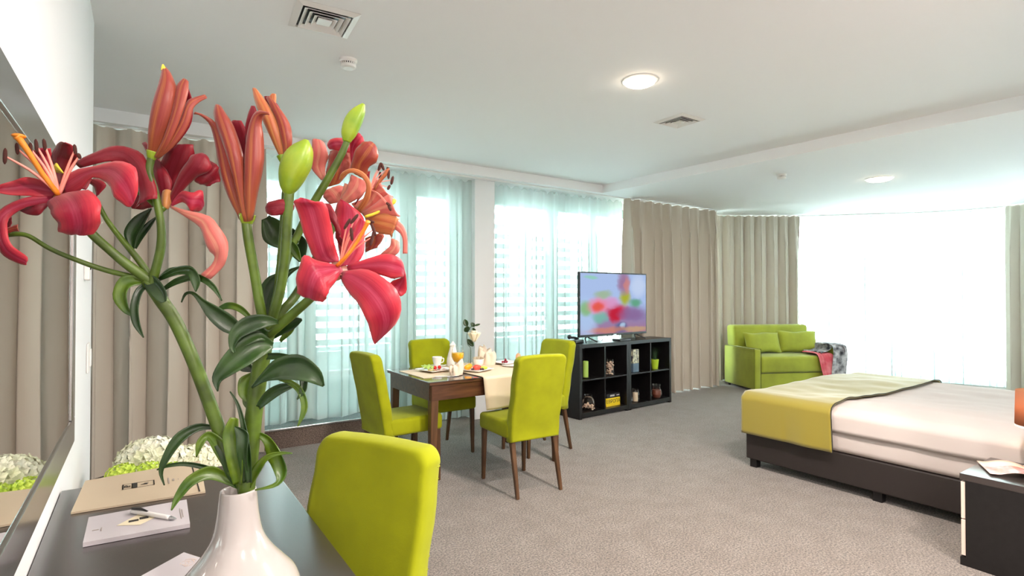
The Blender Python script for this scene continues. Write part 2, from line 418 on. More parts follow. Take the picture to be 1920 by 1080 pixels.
for i, pth in enumerate([[(-1.3, 5.6), (3, 5.6), (7.95, 5.6)], [(8.2, 5.93), (9.61, 5.1), (10.44, 4.24), (11.0, 3.58), (11.26, 2.73), (11.2, 1.6)]]):
    V, Fc = tube([(x, y, 2.893) for x, y in pth], [.010]*len(pth), 6, res=60)
    struct('trim_%d' % (4+i), (V, Fc), M_white)

# ------------------------------------------------------------------ ceiling fittings
def vent(cx, cy, s, rz, label):
    t = thing('ceiling_vent', label, 'air vent', (cx, cy, HC), rz)
    bm = bmesh.new(); h = s/2
    def ring(r0, r1, za, zb):   # square ring sloping from r0 (inner,za) to r1 (outer,zb)
        a = [bm.verts.new((sx*r0, sy*r0, za)) for sx, sy in ((-1, -1), (1, -1), (1, 1), (-1, 1))]
        b_ = [bm.verts.new((sx*r1, sy*r1, zb)) for sx, sy in ((-1, -1), (1, -1), (1, 1), (-1, 1))]
        for i in range(4):
            j = (i+1) % 4; bm.faces.new((a[i], a[j], b_[j], b_[i]))
    ring(h*.80, h, -.014, -.003); ring(h*.80, h*.80, -.014, .0)
    obj('frame', bm, M_white, t, mods=[('SOLIDIFY', dict(thickness=.002))])
    for r in (.60, .42, .24):
        bm = bmesh.new(); ring(h*r, h*(r+.125), -.004, -.019)
        obj('louvre_ring', bm, M_white, t, mods=[('SOLIDIFY', dict(thickness=.002))])
    obj('centre_plate', box(-h*.22, h*.22, -h*.22, h*.22, -.018, -.012), M_white, t)
    obj('backing', box(-h*.8, h*.8, -h*.8, h*.8, -.0022, -.0008), M_black, t)
    return t
vent(.825, 3.045, .325, radians(-4), 'square white ceiling air vent above the desk flowers, the nearer of two')
vent(3.86, 3.09, .31, radians(0), 'small square ceiling air vent beyond the round lamp, the farther of two')
def detector(p, z, label):
    t = thing('smoke_detector', label, 'smoke detector', (p.x, p.y, z))
    obj('base', lathe([(.056, 0), (.056, -.012), (.050, -.022)], 28), M_white, t, smooth=False)
    obj('sensor_head', lathe([(.044, -.034), (.050, -.038), (.046, -.052), (.03, -.058)], 28), M_white, t)
    bm = bmesh.new()
    for i in range(22):
        bx(bm, .040, .047, -.003, .003, -.036, -.020, M=Matrix.Rotation(2*pi*i/22, 4, 'Z'))
    obj('vent_slot', bm, M_white, t)
    obj('dark_core', lathe([(.040, -.021), (.040, -.035)], 20), M_black, t)
detector(atz(653, 112, HC), HC, 'round white smoke detector on the high ceiling near the square vent')
detector(atz(1465, 327, LC), LC, 'small white smoke detector on the lower ceiling by the bay')
M_lamp = principled('warm_lamp_diffuser', (.9, .85, .75), .5, emis=(1.0, .86, .66), estr=14)
def downlight(x, y, z, label, watts, r=.105, col=(1.0, .88, .81)):
    t = thing('ceiling_light', label, 'ceiling light', (x, y, z))
    obj('trim_ring', lathe([(r+.018, 0), (r+.018, -.006), (r, -.012)], 40), M_white, t)
    obj('diffuser', lathe([(r, -.006), (r*.98, -.020), (r*.8, -.030), (r*.4, -.035)], 40), M_lamp, t, smooth=True)
    l = bpy.data.lights.new('lamp_glow', 'AREA'); l.shape = 'DISK'; l.size = r*2; l.energy = watts; l.color = col
    o = bpy.data.objects.new('lamp_glow', l); C.objects.link(o); o.parent = t; o.location = (0, 0, -.045)
downlight(2.90, 2.66, HC, 'round glowing ceiling lamp on the high ceiling over the carpet', 26)
downlight(7.33, 2.93, LC, 'round glowing ceiling lamp on the lower ceiling over the bed', 14, .13)
for x, y, lb in ((.75, .35, 'added unseen fill lamp on the ceiling above the near end of the desk'), (.75, -1.4, 'added unseen fill lamp on the ceiling at the rear by the left wall'), (2.6, -.6, 'added unseen fill lamp on the ceiling at the rear by the side wall'), (2.6, .9, 'added unseen fill lamp on the ceiling between the desk and the nightstand')):
    downlight(x, y, HC, lb, 6 if y > .3 and x < 1 else 62)  # downlights added out of view as fill light for the room

# ------------------------------------------------------------------ mirror and wall fittings
t = thing('wall_mirror', 'large grey framed wall mirror on the left wall above the desk', 'mirror', (-.22, 1.9, 1.43))
Y0, Y1, Z0, Z1, W = -.95, .80, -.495, .505, .095
bm = bmesh.new()
for a in ((Y0, Y1, Z0, Z0+W), (Y0, Y1, Z1-W, Z1), (Y0, Y0+W, Z0+W, Z1-W), (Y1-W, Y1, Z0+W, Z1-W)):
    bx(bm, .001, .016, a[0], a[1], a[2], a[3], bev=.003)
obj('frame', bm, principled('smoked_mirror_frame', (.36, .35, .34), .22, metal=.9), t)
obj('mirror_glass', box(.002, .010, Y0+W, Y1-W, Z0+W, Z1-W), principled('mirror_silver', (.86, .86, .84), .015, metal=1), t)
t = thing('wall_socket', 'white switch box with a dark dot on the end of the left wall', 'switch', (-.22, 3.33, 1.62))
obj('housing', box(0, .022, -.05, .05, -.05, .045, bev=.006), M_white, t); obj('dark_button', box(.0221, .026, -.03, .0, .0, .03, bev=.002), M_black, t)
t = thing('wall_switch', 'flat white light switch on the left wall below the switch box', 'switch', (-.22, 3.52, 1.18))
obj('plate', box(0, .010, -.055, .055, -.075, .075, bev=.006), M_white, t); obj('rocker', box(.010, .018, -.03, .03, -.045, .045, bev=.004), M_white, t)

# ------------------------------------------------------------------ desk
t = thing('desk', 'dark brown desk along the left wall under the mirror', 'desk', (.108, 1.4, 0))
obj('desk_top', box(-.325, .325, -1.0, 1.02, .80, .83, bev=.003), M_desk, t)
for y0, y1 in ((-.98, -.95), (.93, .96)):
    obj('side_panel', box(-.315, .30, y0, y1, 0, .80), M_dark, t)
obj('back_panel', box(-.315, -.297, -.95, .93, .35, .80), M_dark, t)
DZ = .83
def flat_sheet(name, label, cat, corners, z, th, m, name2='page', lift=0):
    """corners in world xy order: near-left, far-left, far-right, near-right"""
    c = sum((Vector(q) for q in corners), Vector((0, 0)))/4
    t = thing(name, label, cat, (c.x, c.y, z))
    V = [(q[0]-c.x, q[1]-c.y, 0) for q in corners] + [(q[0]-c.x, q[1]-c.y, th) for q in corners]
    o = obj(name2, (V, [(0, 1, 2, 3), (7, 6, 5, 4), (0, 4, 5, 1), (1, 5, 6, 2), (2, 6, 7, 3), (3, 7, 4, 0)]), m, t)
    return t, c
M_cream = principled('cream_card', (.54, .44, .31), .6)
M_paper = principled('white_paper', (.52, .49, .515), .6)
M_ink = principled('black_ink', (.02, .018, .015), .6)
M_grey = principled('grey_ink', (.35, .30, .27), .6)
M_beige = principled('pale_yellow_print', (.78, .70, .50), .6)
t, c = flat_sheet('menu_folder', 'cream card folder with a black framed logo at the back of the desk', 'folder',
                  [(-.169, 2.141), (-.156, 2.476), (.204, 2.517), (.188, 2.115)], DZ+.001, .006, M_cream, 'cover')
top = .0072
def deco(parent, name, quads, m, z):
    V = []; Fc = []
    for q in quads:
        k = len(V); V += [(p[0], p[1], z) for p in q]+[(p[0], p[1], z+.0004) for p in q]
        Fc += [(k+4, k+5, k+6, k+7), (k, k+1, k+5, k+4), (k+1, k+2, k+6, k+5), (k+2, k+3, k+7, k+6), (k+3, k, k+4, k+7)]
    return obj(name, (V, Fc), m, parent)
def fq(cx, x0, y0, x1, y1):  # rectangle in folder frame
    return [(x0-cx.x, y0-cx.y), (x1-cx.x, y0-cx.y), (x1-cx.x, y1-cx.y), (x0-cx.x, y1-cx.y)]
def outline(cx, x0, y0, x1, y1, w):
    return [fq(cx, x0, y0, x1, y0+w), fq(cx, x0, y1-w, x1, y1), fq(cx, x0, y0, x0+w, y1), fq(cx, x1-w, y0, x1, y1)]
deco(t, 'logo_frame', outline(c, -.045, 2.285, .048, 2.345, .0016)+outline(c, -.018, 2.285, -.002, 2.345, .002)+[fq(c, -.018, 2.285, -.004, 2.345), fq(c, -.045, 2.285, -.041, 2.345), fq(c, .045, 2.285, .048, 2.345)], M_ink, top)
text('logo_letters', 'EP', M_ink, t, (-.030-c.x, 2.315-c.y, top+.0004), .026, (0, 0, radians(90)))
text('logo_symbol', '4', M_ink, t, (.022-c.x, 2.315-c.y, top+.0004), .036, (0, 0, radians(120)))
deco(t, 'spine_line', [fq(c, .170, 2.12, .1735, 2.51)], M_ink, top)
deco(t, 'small_print', [fq(c, .088, 2.27, .092, 2.34), fq(c, .102, 2.295, .107, 2.32), fq(c, .118, 2.30, .120, 2.315)], M_grey, top)
t, c = flat_sheet('notepad', 'thick white notepad with a small black print lying in front of the cream folder', 'notepad',
                  [(-.120, 1.845), (-.120, 2.047), (.129, 2.047), (.124, 1.827)], DZ+.001, .012, M_paper, 'page_block')
deco(t, 'pale_print', [[(-.05-c.x, 1.925-c.y), (.005-c.x, 1.895-c.y), (.055-c.x, 1.945-c.y), (.0-c.x, 1.985-c.y)]], M_beige, .0126)
deco(t, 'black_print', [fq(c, -.022, 1.93, .002, 1.945), fq(c, .004, 1.937, .026, 1.955)], M_ink, .0132)
deco(t, 'grey_print', [fq(c, .105, 1.88, .107, 1.97), fq(c, .110, 1.89, .112, 1.96), fq(c, -.105, 1.92, -.09, 1.925), fq(c, -.085, 1.905, -.083, 1.935)], M_grey, .0126)
# pen lying on the pad
p0 = atz(248, 958, DZ+.021); p1 = atz(331, 973, DZ+.019)
t = thing('ballpoint_pen', 'white ballpoint pen lying across the notepad', 'pen', (p0.x, p0.y, p0.z))
dv = (p1-p0); V, Fc = tube([(0, 0, 0), dv*.25, dv*.86], [.0068, .0072, .0062], 12)
obj('barrel', (V, Fc), M_white, t, smooth=True)
V, Fc = tube([dv*.86, dv*.95, dv], [.0062, .0036, .0008], 12); obj('metal_tip', (V, Fc), M_metal, t, smooth=True)
V, Fc = tube([dv*.0+Vector((0, 0, .006)), dv*.2+Vector((0, 0, .010)), dv*.36+Vector((0, 0, .006))], [.0045, .004, .0025], 8); obj('clip', (V, Fc), M_black, t, smooth=True)
# card under the vase with a printed rose
t, c = flat_sheet('greeting_card', 'white card with a pale rose print at the front of the desk by the vase', 'card',
                  [(-.05, 1.52), (.099, 1.652), (.175, 1.52), (.03, 1.38)], DZ+.001, .004, M_paper, 'card_sheet')
M_rosep = principled('pale_rose_print', (.62, .50, .44), .8)
rs = []
for k in range(9):
    a = k*2.4; r = .003+.0022*k; u0 = a; seg = []
    pts = [(.102+cos(u0+q*.35)*r*1.0, 1.58+sin(u0+q*.35)*r) for q in range(5)]
    for q in range(4):
        (xa, ya), (xb, yb) = pts[q], pts[q+1]; w = .0022
        rs.append([(xa-c.x, ya-c.y), (xb-c.x, yb-c.y), (xb-c.x+w, yb-c.y+w), (xa-c.x+w, ya-c.y+w)])
deco(t, 'rose_print', rs, M_rosep, .0042)

# vase
VX, VY = at(447, 918, 1.05).x, at(447, 918, 1.05).y
t = thing('flower_vase', 'glossy white bottle vase with a narrow neck on the desk', 'vase', (VX, VY, DZ))
pf = [(.052, .0), (.060, .003), (.085, .03), (.108, .07), (.114, .095), (.105, .125), (.085, .150), (.062, .178), (.045, .208), (.037, .245), (.0335, .28), (.0315, .296), (.030, .297), (.0285, .295), (.030, .25), (.030, .2)]
P = crom([(r, z) for r, z in pf[:12]], 48) + pf[12:]
obj('vase_body', lathe(P, 56, cap=False), M_vase, t, smooth=True)

# ------------------------------------------------------------------ lilies
def rows_mesh(rows, off=(0, 0), sc=1.0, d0=1.0, nr=18, nc=9, bulge=.22, wav=.0):
    """rows: (lx,ly,rx,ry,dd[,tilt]) edge pairs of one petal; dd cm towards (-) or away (+) from the bloom centre"""
    R = []
    for r in rows:
        ld = rd = r[4]
        if len(r) > 5: ld -= r[5]; rd += r[5]
        l = at(off[0]+r[0]*sc, off[1]+r[1]*sc, d0+ld/100); q = at(off[0]+r[2]*sc, off[1]+r[3]*sc, d0+rd/100)
        R.append(tuple(l)+tuple(q))
    R = crom(R, nr); V = []; U = []
    mids = [(Vector(r[:3])+Vector(r[3:]))/2 for r in R]
    for i, r in enumerate(R):
        l = Vector(r[:3]); q = Vector(r[3:]); w = q-l
        tg = (mids[min(i+1, nr-1)]-mids[max(i-1, 0)])
        n = w.cross(tg); n = n.normalized() if n.length > 1e-9 else Vector((0, 0, 0))
        if n.dot(FWD) > 0: n = -n
        for j in range(nc):
            u = j/(nc-1); s = 4*u*(1-u)
            k = bulge*w.length*(s-.5) - .05*w.length*math.exp(-((u-.5)/.10)**2)
            e = wav*w.length*sin(i*1.1+(3 if u > .5 else 0))*abs(2*u-1)**2
            V.append(l.lerp(q, u)+n*(k+e)); U.append((u, i/(nr-1)))
    Fc = [(i*nc+j, i*nc+j+1, (i+1)*nc+j+1, (i+1)*nc+j) for i in range(nr-1) for j in range(nc-1)]
    return V, Fc, U
def spine_rows(pts):
    """pts (px,py,hw,dd[,tilt]) -> rows perpendicular to the spine"""
    out = []
    for i, p in enumerate(pts):
        a = pts[max(i-1, 0)]; b_ = pts[min(i+1, len(pts)-1)]
        dx, dy = b_[0]-a[0], b_[1]-a[1]; m = math.hypot(dx, dy) or 1
        nx, ny = -dy/m, dx/m; h = p[2]
        out.append((p[0]-nx*h, p[1]-ny*h, p[0]+nx*h, p[1]+ny*h, p[3], p[4] if len(p) > 4 else 0))
    return out
SOL = [('SOLIDIFY', dict(thickness=.0012, offset=0))]
def leaf(parent, pts, d0, m=None, bulge=-.25, tilt=0):
    pts = [p if len(p) > 4 else tuple(p)+(tilt,) for p in pts]
    return obj('leaf', rows_mesh(spine_rows(pts), d0=d0, bulge=bulge, nr=20, nc=7), m or M_leaf, parent, smooth=True, mods=SOL)
def petal(parent, rows, off, sc, d0, m, bulge=.18, wav=.045, name='petal'):
    return obj(name, rows_mesh(rows, off, 1/sc, d0, bulge=bulge, wav=wav), m, parent, smooth=True, mods=SOL)
def stamens(parent, off, sc, d0, base, tips, m=M_fil, r=1.6, pre=0):
    """tips: (x0,y0,x1,y1,dd) anther ends; filament from base to the anther middle"""
    for x0, y0, x1, y1, dd in tips:
        mx_, my = (x0+x1)/2, (y0+y1)/2
        b0 = at(off[0]+base[0]/sc, off[1]+base[1]/sc, d0); e0 = at(off[0]+mx_/sc, off[1]+my/sc, d0+dd/100)
        mid = b0.lerp(e0, .5)+Vector((0, 0, .006))
        f = obj('stamen', tube([b0, mid, e0], [r*d0/F*1.3, r*d0/F, r*d0/F*.6], 6, res=8), m, parent, smooth=True)
        a = at(off[0]+x0/sc, off[1]+y0/sc, d0+dd/100); c_ = at(off[0]+x1/sc, off[1]+y1/sc, d0+dd/100)
        me = tube([a, a.lerp(c_, .2), a.lerp(c_, .8), c_], [.0005, .0026, .0026, .0005], 8, res=8)
        # anther joined to its filament as one stamen mesh
        obj2 = bpy.data.meshes.new('stamen')
        V0 = [v.co.copy() for v in f.data.vertices]; F0 = [tuple(p.vertices) for p in f.data.polygons]
        V1, F1 = merge([(V0, F0), me]); obj2.from_pydata([tuple(v) for v in V1], [], F1)
        obj2.materials.append(m); obj2.materials.append(M_anther)
        for i, p in enumerate(obj2.polygons):
            p.use_smooth = True; p.material_index = 0 if i < len(F0) else 1
        f.data = obj2

# --- left lily stem: thick leaning stem, node at (278,525)
S1 = thing('lily_stem', 'left leaning lily stem in the vase with open crimson blooms beside the mirror', 'lily', (VX, VY, DZ+.29), 0)
def local(t):  # children are modelled in world coordinates
    for ch in [o for o in C.objects if o.parent == t]:
        ch.matrix_parent_inverse = Matrix.Translation(t.location).inverted()
obj('stem', merge([
    ptube([(462, 1010, 1.05, 9), (455, 915, 1.05, 10), (430, 860, 1.04, 12), (405, 790, 1.03, 12), (368, 690, 1.01, 12), (330, 605, 1.0, 12), (300, 560, .985, 12), (276, 526, .98, 11)], 14, res=40),
    ptube([(284, 535, .98, 8), (292, 505, .975, 8), (302, 460, .97, 8), (301, 415, .965, 7), (290, 360, .962, 7), (280, 322, .96, 6.5), (284, 296, .96, 7)], 12, res=34),
    ptube([(278, 526, .98, 6), (250, 519, .975, 5), (200, 507, .96, 5), (150, 490, .94, 4.6), (95, 467, .92, 4.2), (50, 441, .91, 4.2), (12, 440, .90, 5)], 10, res=34),
    ptube([(285, 528, .98, 9), (240, 497, .965, 9), (205, 468, .95, 8), (172, 438, .93, 8), (140, 400, .92, 7), (115, 372, .915, 7)], 10, res=26),
    ptube([(285, 522, .985, 6), (258, 485, .98, 6), (225, 445, .975, 5), (200, 412, .97, 4.5), (186, 385, .97, 4)], 10, res=22),
    ptube([(303, 420, .967, 5), (298, 402, .968, 4.5), (308, 388, .97, 6)], 8, res=8),
    ptube([(290, 385, .967, 4), (272, 368, .967, 4.5), (258, 360, .967, 4)], 8, res=8),
]), M_stem, S1, smooth=True)
LF = [
    ([(290, 530, 3, 0), (262, 526, 8, -1), (236, 530, 13, -2), (226, 555, 13, -2.5), (236, 580, 7, -2), (250, 593, 1, -2)], M_leaf2),
    ([(282, 530, 3, 0), (262, 545, 7, -2), (253, 575, 8, -3), (256, 605, 7, -3), (269, 633, 1, -3)], M_leaf),
    ([(272, 520, 4, -1), (285, 530, 14, -1.5), (302, 552, 13, -2), (308, 566, 5, -2)], M_leaf),
    ([(298, 524, 3, 0), (330, 509, 7, -1), (356, 508, 9, -2), (368, 527, 9, -2.5), (367, 547, 1, -2.5)], M_leaf),
    ([(305, 543, 3, 0), (335, 526, 6, -1), (372, 520, 6, -2), (400, 538, 5, -3), (416, 564, 1, -3)], M_leaf),
    ([(300, 520, 2, 0), (318, 508, 5, 1), (345, 505, 4, 2), (370, 512, 1, 3)], M_leaf),
    ([(249, 470, 2, 0), (247, 440, 13, 0), (262, 415, 12, 0), (284, 391, 1, 0)], M_leaf),
    ([(254, 466, 2, 1), (262, 445, 7, 1), (278, 424, 6, 1), (294, 406, 1, 1)], M_leaf),
    ([(455, 912, 6, 0), (438, 880, 12, -1), (415, 840, 14, -2), (392, 817, 9, -3), (376, 830, 7, -4), (368, 857, 1, -4)], M_leaf2),
    ([(405, 802, 3, 0), (372, 801, 7, -1), (336, 822, 10, -3), (311, 860, 7, -4), (302, 885, 4, -4), (308, 910, 1, -4)], M_leaf),
    ([(448, 912, 5, 0), (400, 886, 13, -2), (360, 900, 10, -4), (335, 930, 7, -5), (321, 957, 1, -6)], M_leaf2),
    ([(440, 905, 4, 0), (395, 880, 5, -1), (350, 870, 4, -2), (316, 873, 3, -3), (294, 881, 1, -3)], M_leaf),
    ([(452, 914, 7, 0), (440, 885, 15, -1), (425, 850, 14, -2), (405, 822, 8, -2), (398, 812, 2, -2)], M_leaf),
]
for pts, m in LF:
    leaf(S1, pts, .985 if pts[0][1] < 600 else 1.045, m)
# bloom L, wide open towards the left
oL = (0, 230); sL = 4.0; dL = .915
bl = obj('bloom', ptube([(128, 392, .93, 6), (118, 376, .92, 9), (108, 364, .915, 9)], 12, res=8), M_ora, S1, smooth=True)
def pet(parent, rows, off, sc, d0, m, **k): return petal(parent, rows, off, sc, d0, m, **k)
pet(bl, [(400, 480, 450, 545, 2), (300, 370, 440, 400, 3), (245, 265, 392, 262, 4), (240, 215, 372, 200, 3), (280, 200, 340, 190, 3)], oL, sL, dL, M_red)
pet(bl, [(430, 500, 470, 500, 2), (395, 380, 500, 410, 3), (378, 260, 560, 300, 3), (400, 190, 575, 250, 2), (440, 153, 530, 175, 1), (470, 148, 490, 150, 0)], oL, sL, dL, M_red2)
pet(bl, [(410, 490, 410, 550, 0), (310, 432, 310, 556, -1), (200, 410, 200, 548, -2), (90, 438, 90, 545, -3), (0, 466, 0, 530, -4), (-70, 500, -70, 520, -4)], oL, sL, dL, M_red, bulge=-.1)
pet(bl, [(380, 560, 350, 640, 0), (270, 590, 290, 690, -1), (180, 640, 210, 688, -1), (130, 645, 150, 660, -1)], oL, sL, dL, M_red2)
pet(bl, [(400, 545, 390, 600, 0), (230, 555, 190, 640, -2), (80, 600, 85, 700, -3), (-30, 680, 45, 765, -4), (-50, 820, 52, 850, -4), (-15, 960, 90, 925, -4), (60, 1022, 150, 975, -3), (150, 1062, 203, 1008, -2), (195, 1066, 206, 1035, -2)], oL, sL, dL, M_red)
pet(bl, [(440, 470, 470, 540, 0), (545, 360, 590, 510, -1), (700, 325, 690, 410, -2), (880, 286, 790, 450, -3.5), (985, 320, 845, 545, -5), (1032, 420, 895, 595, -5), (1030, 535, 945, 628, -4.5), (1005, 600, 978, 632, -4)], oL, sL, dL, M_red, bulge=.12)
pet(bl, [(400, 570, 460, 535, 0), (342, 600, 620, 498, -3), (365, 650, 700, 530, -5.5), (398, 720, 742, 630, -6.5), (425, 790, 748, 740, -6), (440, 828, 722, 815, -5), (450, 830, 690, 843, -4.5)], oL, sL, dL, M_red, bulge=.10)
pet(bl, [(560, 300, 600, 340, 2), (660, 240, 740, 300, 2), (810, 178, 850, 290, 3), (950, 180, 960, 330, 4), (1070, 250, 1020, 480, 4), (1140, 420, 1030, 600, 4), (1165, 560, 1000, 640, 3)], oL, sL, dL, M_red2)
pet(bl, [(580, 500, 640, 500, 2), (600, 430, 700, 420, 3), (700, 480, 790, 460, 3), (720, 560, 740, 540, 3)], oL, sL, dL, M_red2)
obj('throat_patch', rows_mesh([(385, 345, 400, 370, 1.5), (410, 300, 440, 378, 1.2), (440, 330, 465, 382, 1), (478, 375, 482, 384, 1)], oL, 1/sL, dL), M_yel, bl, smooth=True)
stamens(bl, oL, sL, dL-.01, (445, 540), [(40, 190, 35, 312, -6), (125, 150, 132, 240, -4), (228, 148, 228, 245, -3), (268, 122, 278, 222, -2), (328, 120, 340, 212, -1), (558, 162, 568, 240, 0), (585, 228, 602, 272, 0)], r=2.6)
obj('pistil', merge([tube([at(oL[0]+x/sL, oL[1]+y/sL, dL-.01+dd/100) for x, y, dd in ((440, 540, 0), (330, 400, -2), (220, 230, -4), (150, 130, -5), (120, 100, -5.5))], [.0045, .0040, .0042, .0050, .0055], 10, res=16),
                     ico(at(oL[0]+140/sL, oL[1]+100/sL, dL-.06), .008, 2, (1.2, 1, .5))]), M_pist, bl, smooth=True)
# small bloom tip at the far left stem end
b3 = obj('bloom', ptube([(14, 440, .90, 5), (0, 444, .90, 7), (-20, 450, .89, 6)], 10, res=8), M_stem, S1, smooth=True)
pet(b3, [(40, 845, 45, 860, 0), (40, 800, 60, 832, -1), (90, 775, 105, 815, -1), (130, 762, 142, 815, -1)], oL, sL, .90, M_rust)
pet(b3, [(30, 790, 70, 800, 1), (30, 740, 85, 745, 1), (45, 700, 80, 690, 1)], oL, sL, .90, M_red2)
# bloom M, seen from its side
oM = (160, 250); sM = 3.724; dM = .985
bl = obj('bloom', ptube([(311, 390, .97, 4), (311, 384, .975, 7), (313, 372, .98, 9), (315, 360, .985, 9)], 14, res=10, lobes=3, lobe=.12), M_ora, S1, smooth=True)
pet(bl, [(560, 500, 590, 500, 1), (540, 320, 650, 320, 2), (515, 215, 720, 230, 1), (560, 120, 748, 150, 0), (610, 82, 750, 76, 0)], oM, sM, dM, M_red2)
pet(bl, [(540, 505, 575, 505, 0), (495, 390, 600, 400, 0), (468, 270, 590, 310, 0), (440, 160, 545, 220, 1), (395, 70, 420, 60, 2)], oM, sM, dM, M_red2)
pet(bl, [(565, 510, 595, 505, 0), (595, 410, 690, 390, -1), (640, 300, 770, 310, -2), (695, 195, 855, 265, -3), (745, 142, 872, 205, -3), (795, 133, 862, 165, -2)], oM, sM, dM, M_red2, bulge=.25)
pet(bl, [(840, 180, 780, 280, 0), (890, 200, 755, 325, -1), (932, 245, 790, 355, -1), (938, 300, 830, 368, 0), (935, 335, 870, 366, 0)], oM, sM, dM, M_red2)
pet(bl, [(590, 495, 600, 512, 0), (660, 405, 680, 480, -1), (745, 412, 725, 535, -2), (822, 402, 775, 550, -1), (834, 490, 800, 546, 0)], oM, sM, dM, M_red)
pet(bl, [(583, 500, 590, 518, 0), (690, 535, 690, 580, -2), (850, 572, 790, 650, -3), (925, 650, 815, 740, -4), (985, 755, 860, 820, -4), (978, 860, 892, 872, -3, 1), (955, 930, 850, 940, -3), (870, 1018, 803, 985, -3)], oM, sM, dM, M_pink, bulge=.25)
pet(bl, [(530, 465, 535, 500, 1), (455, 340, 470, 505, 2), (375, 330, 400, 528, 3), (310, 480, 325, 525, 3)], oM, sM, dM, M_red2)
# rusty bud B1
oB = (250, 110); sB = 3.484
def bud(parent, base, lst, d0):
    p = obj('bud', ptube(base, 12, res=8), M_gbud, parent, smooth=True)
    for rows, m, bu in lst: petal(p, rows, oB, sB, d0, m, bulge=bu, wav=.01)
    return p
bud(S1, [(284, 300, .96, 6), (285, 292, .96, 9), (287, 284, .96, 11)], [
    ([(95, 630, 165, 640, 1), (150, 560, 260, 580, 2), (230, 400, 370, 430, 2), (270, 240, 385, 300, 2), (300, 160, 360, 200, 1)], M_red2, .1),
    ([(85, 620, 150, 645, 0), (80, 470, 200, 500, -1.5), (100, 300, 258, 340, -2), (150, 150, 272, 190, -1.5), (178, 75, 240, 90, -.5), (188, 40, 205, 50, 0)], M_rust, .45),
    ([(135, 640, 160, 652, -.5), (190, 520, 235, 545, -2), (245, 350, 315, 350, -2), (275, 180, 352, 210, -1), (320, 128, 358, 145, 0)], M_rust, .3),
    ([(145, 645, 165, 655, -.5), (225, 540, 265, 565, -1.5), (300, 400, 350, 440, -1.5), (345, 280, 385, 330, -1), (400, 250, 425, 285, 0), (465, 233, 482, 255, 1)], M_rust, .3),
    ([(180, 75, 212, 70, -.6), (183, 55, 205, 52, -.5), (190, 38, 196, 38, 0)], M_yel, .2),
], .96)
local(S1)

# --- right lily stem
S2 = thing('lily_stem', 'upright lily stem in the vase with the big crimson bloom and two green buds', 'lily', (VX, VY, DZ+.29), 0)
obj('stem', merge([
    ptube([(455, 1010, 1.05, 12), (462, 918, 1.05, 15), (468, 850, 1.05, 16), (478, 760, 1.045, 15), (488, 690, 1.04, 15), (498, 640, 1.035, 14), (506, 605, 1.03, 13)], 14, res=36),
    ptube([(496, 612, 1.03, 9), (487, 570, 1.02, 9), (477, 510, 1.01, 9), (466, 450, 1.0, 9), (462, 415, 1.0, 9)], 12, res=26),
    ptube([(506, 610, 1.03, 9), (524, 550, 1.02, 9), (535, 480, 1.01, 9), (539, 410, 1.0, 9), (542, 362, 1.0, 9)], 12, res=26),
    ptube([(503, 628, 1.03, 9), (545, 592, 1.01, 9), (585, 557, .99, 8), (620, 520, .985, 8)], 12, res=20),
    ptube([(505, 612, 1.04, 8), (530, 582, 1.05, 8), (558, 548, 1.07, 8), (600, 470, 1.10, 7), (640, 400, 1.12, 7)], 12, res=24),
    ptube([(508, 600, 1.04, 7), (522, 540, 1.05, 7), (545, 470, 1.06, 7), (582, 392, 1.07, 7.5), (615, 335, 1.07, 7), (640, 290, 1.07, 6.5), (651, 264, 1.07, 6)], 12, res=34),
    ptube([(512, 600, 1.04, 6), (524, 500, 1.05, 6), (532, 400, 1.04, 6), (534, 340, 1.03, 5), (532, 304, 1.02, 5)], 10, res=22),
]), M_stem, S2, smooth=True)
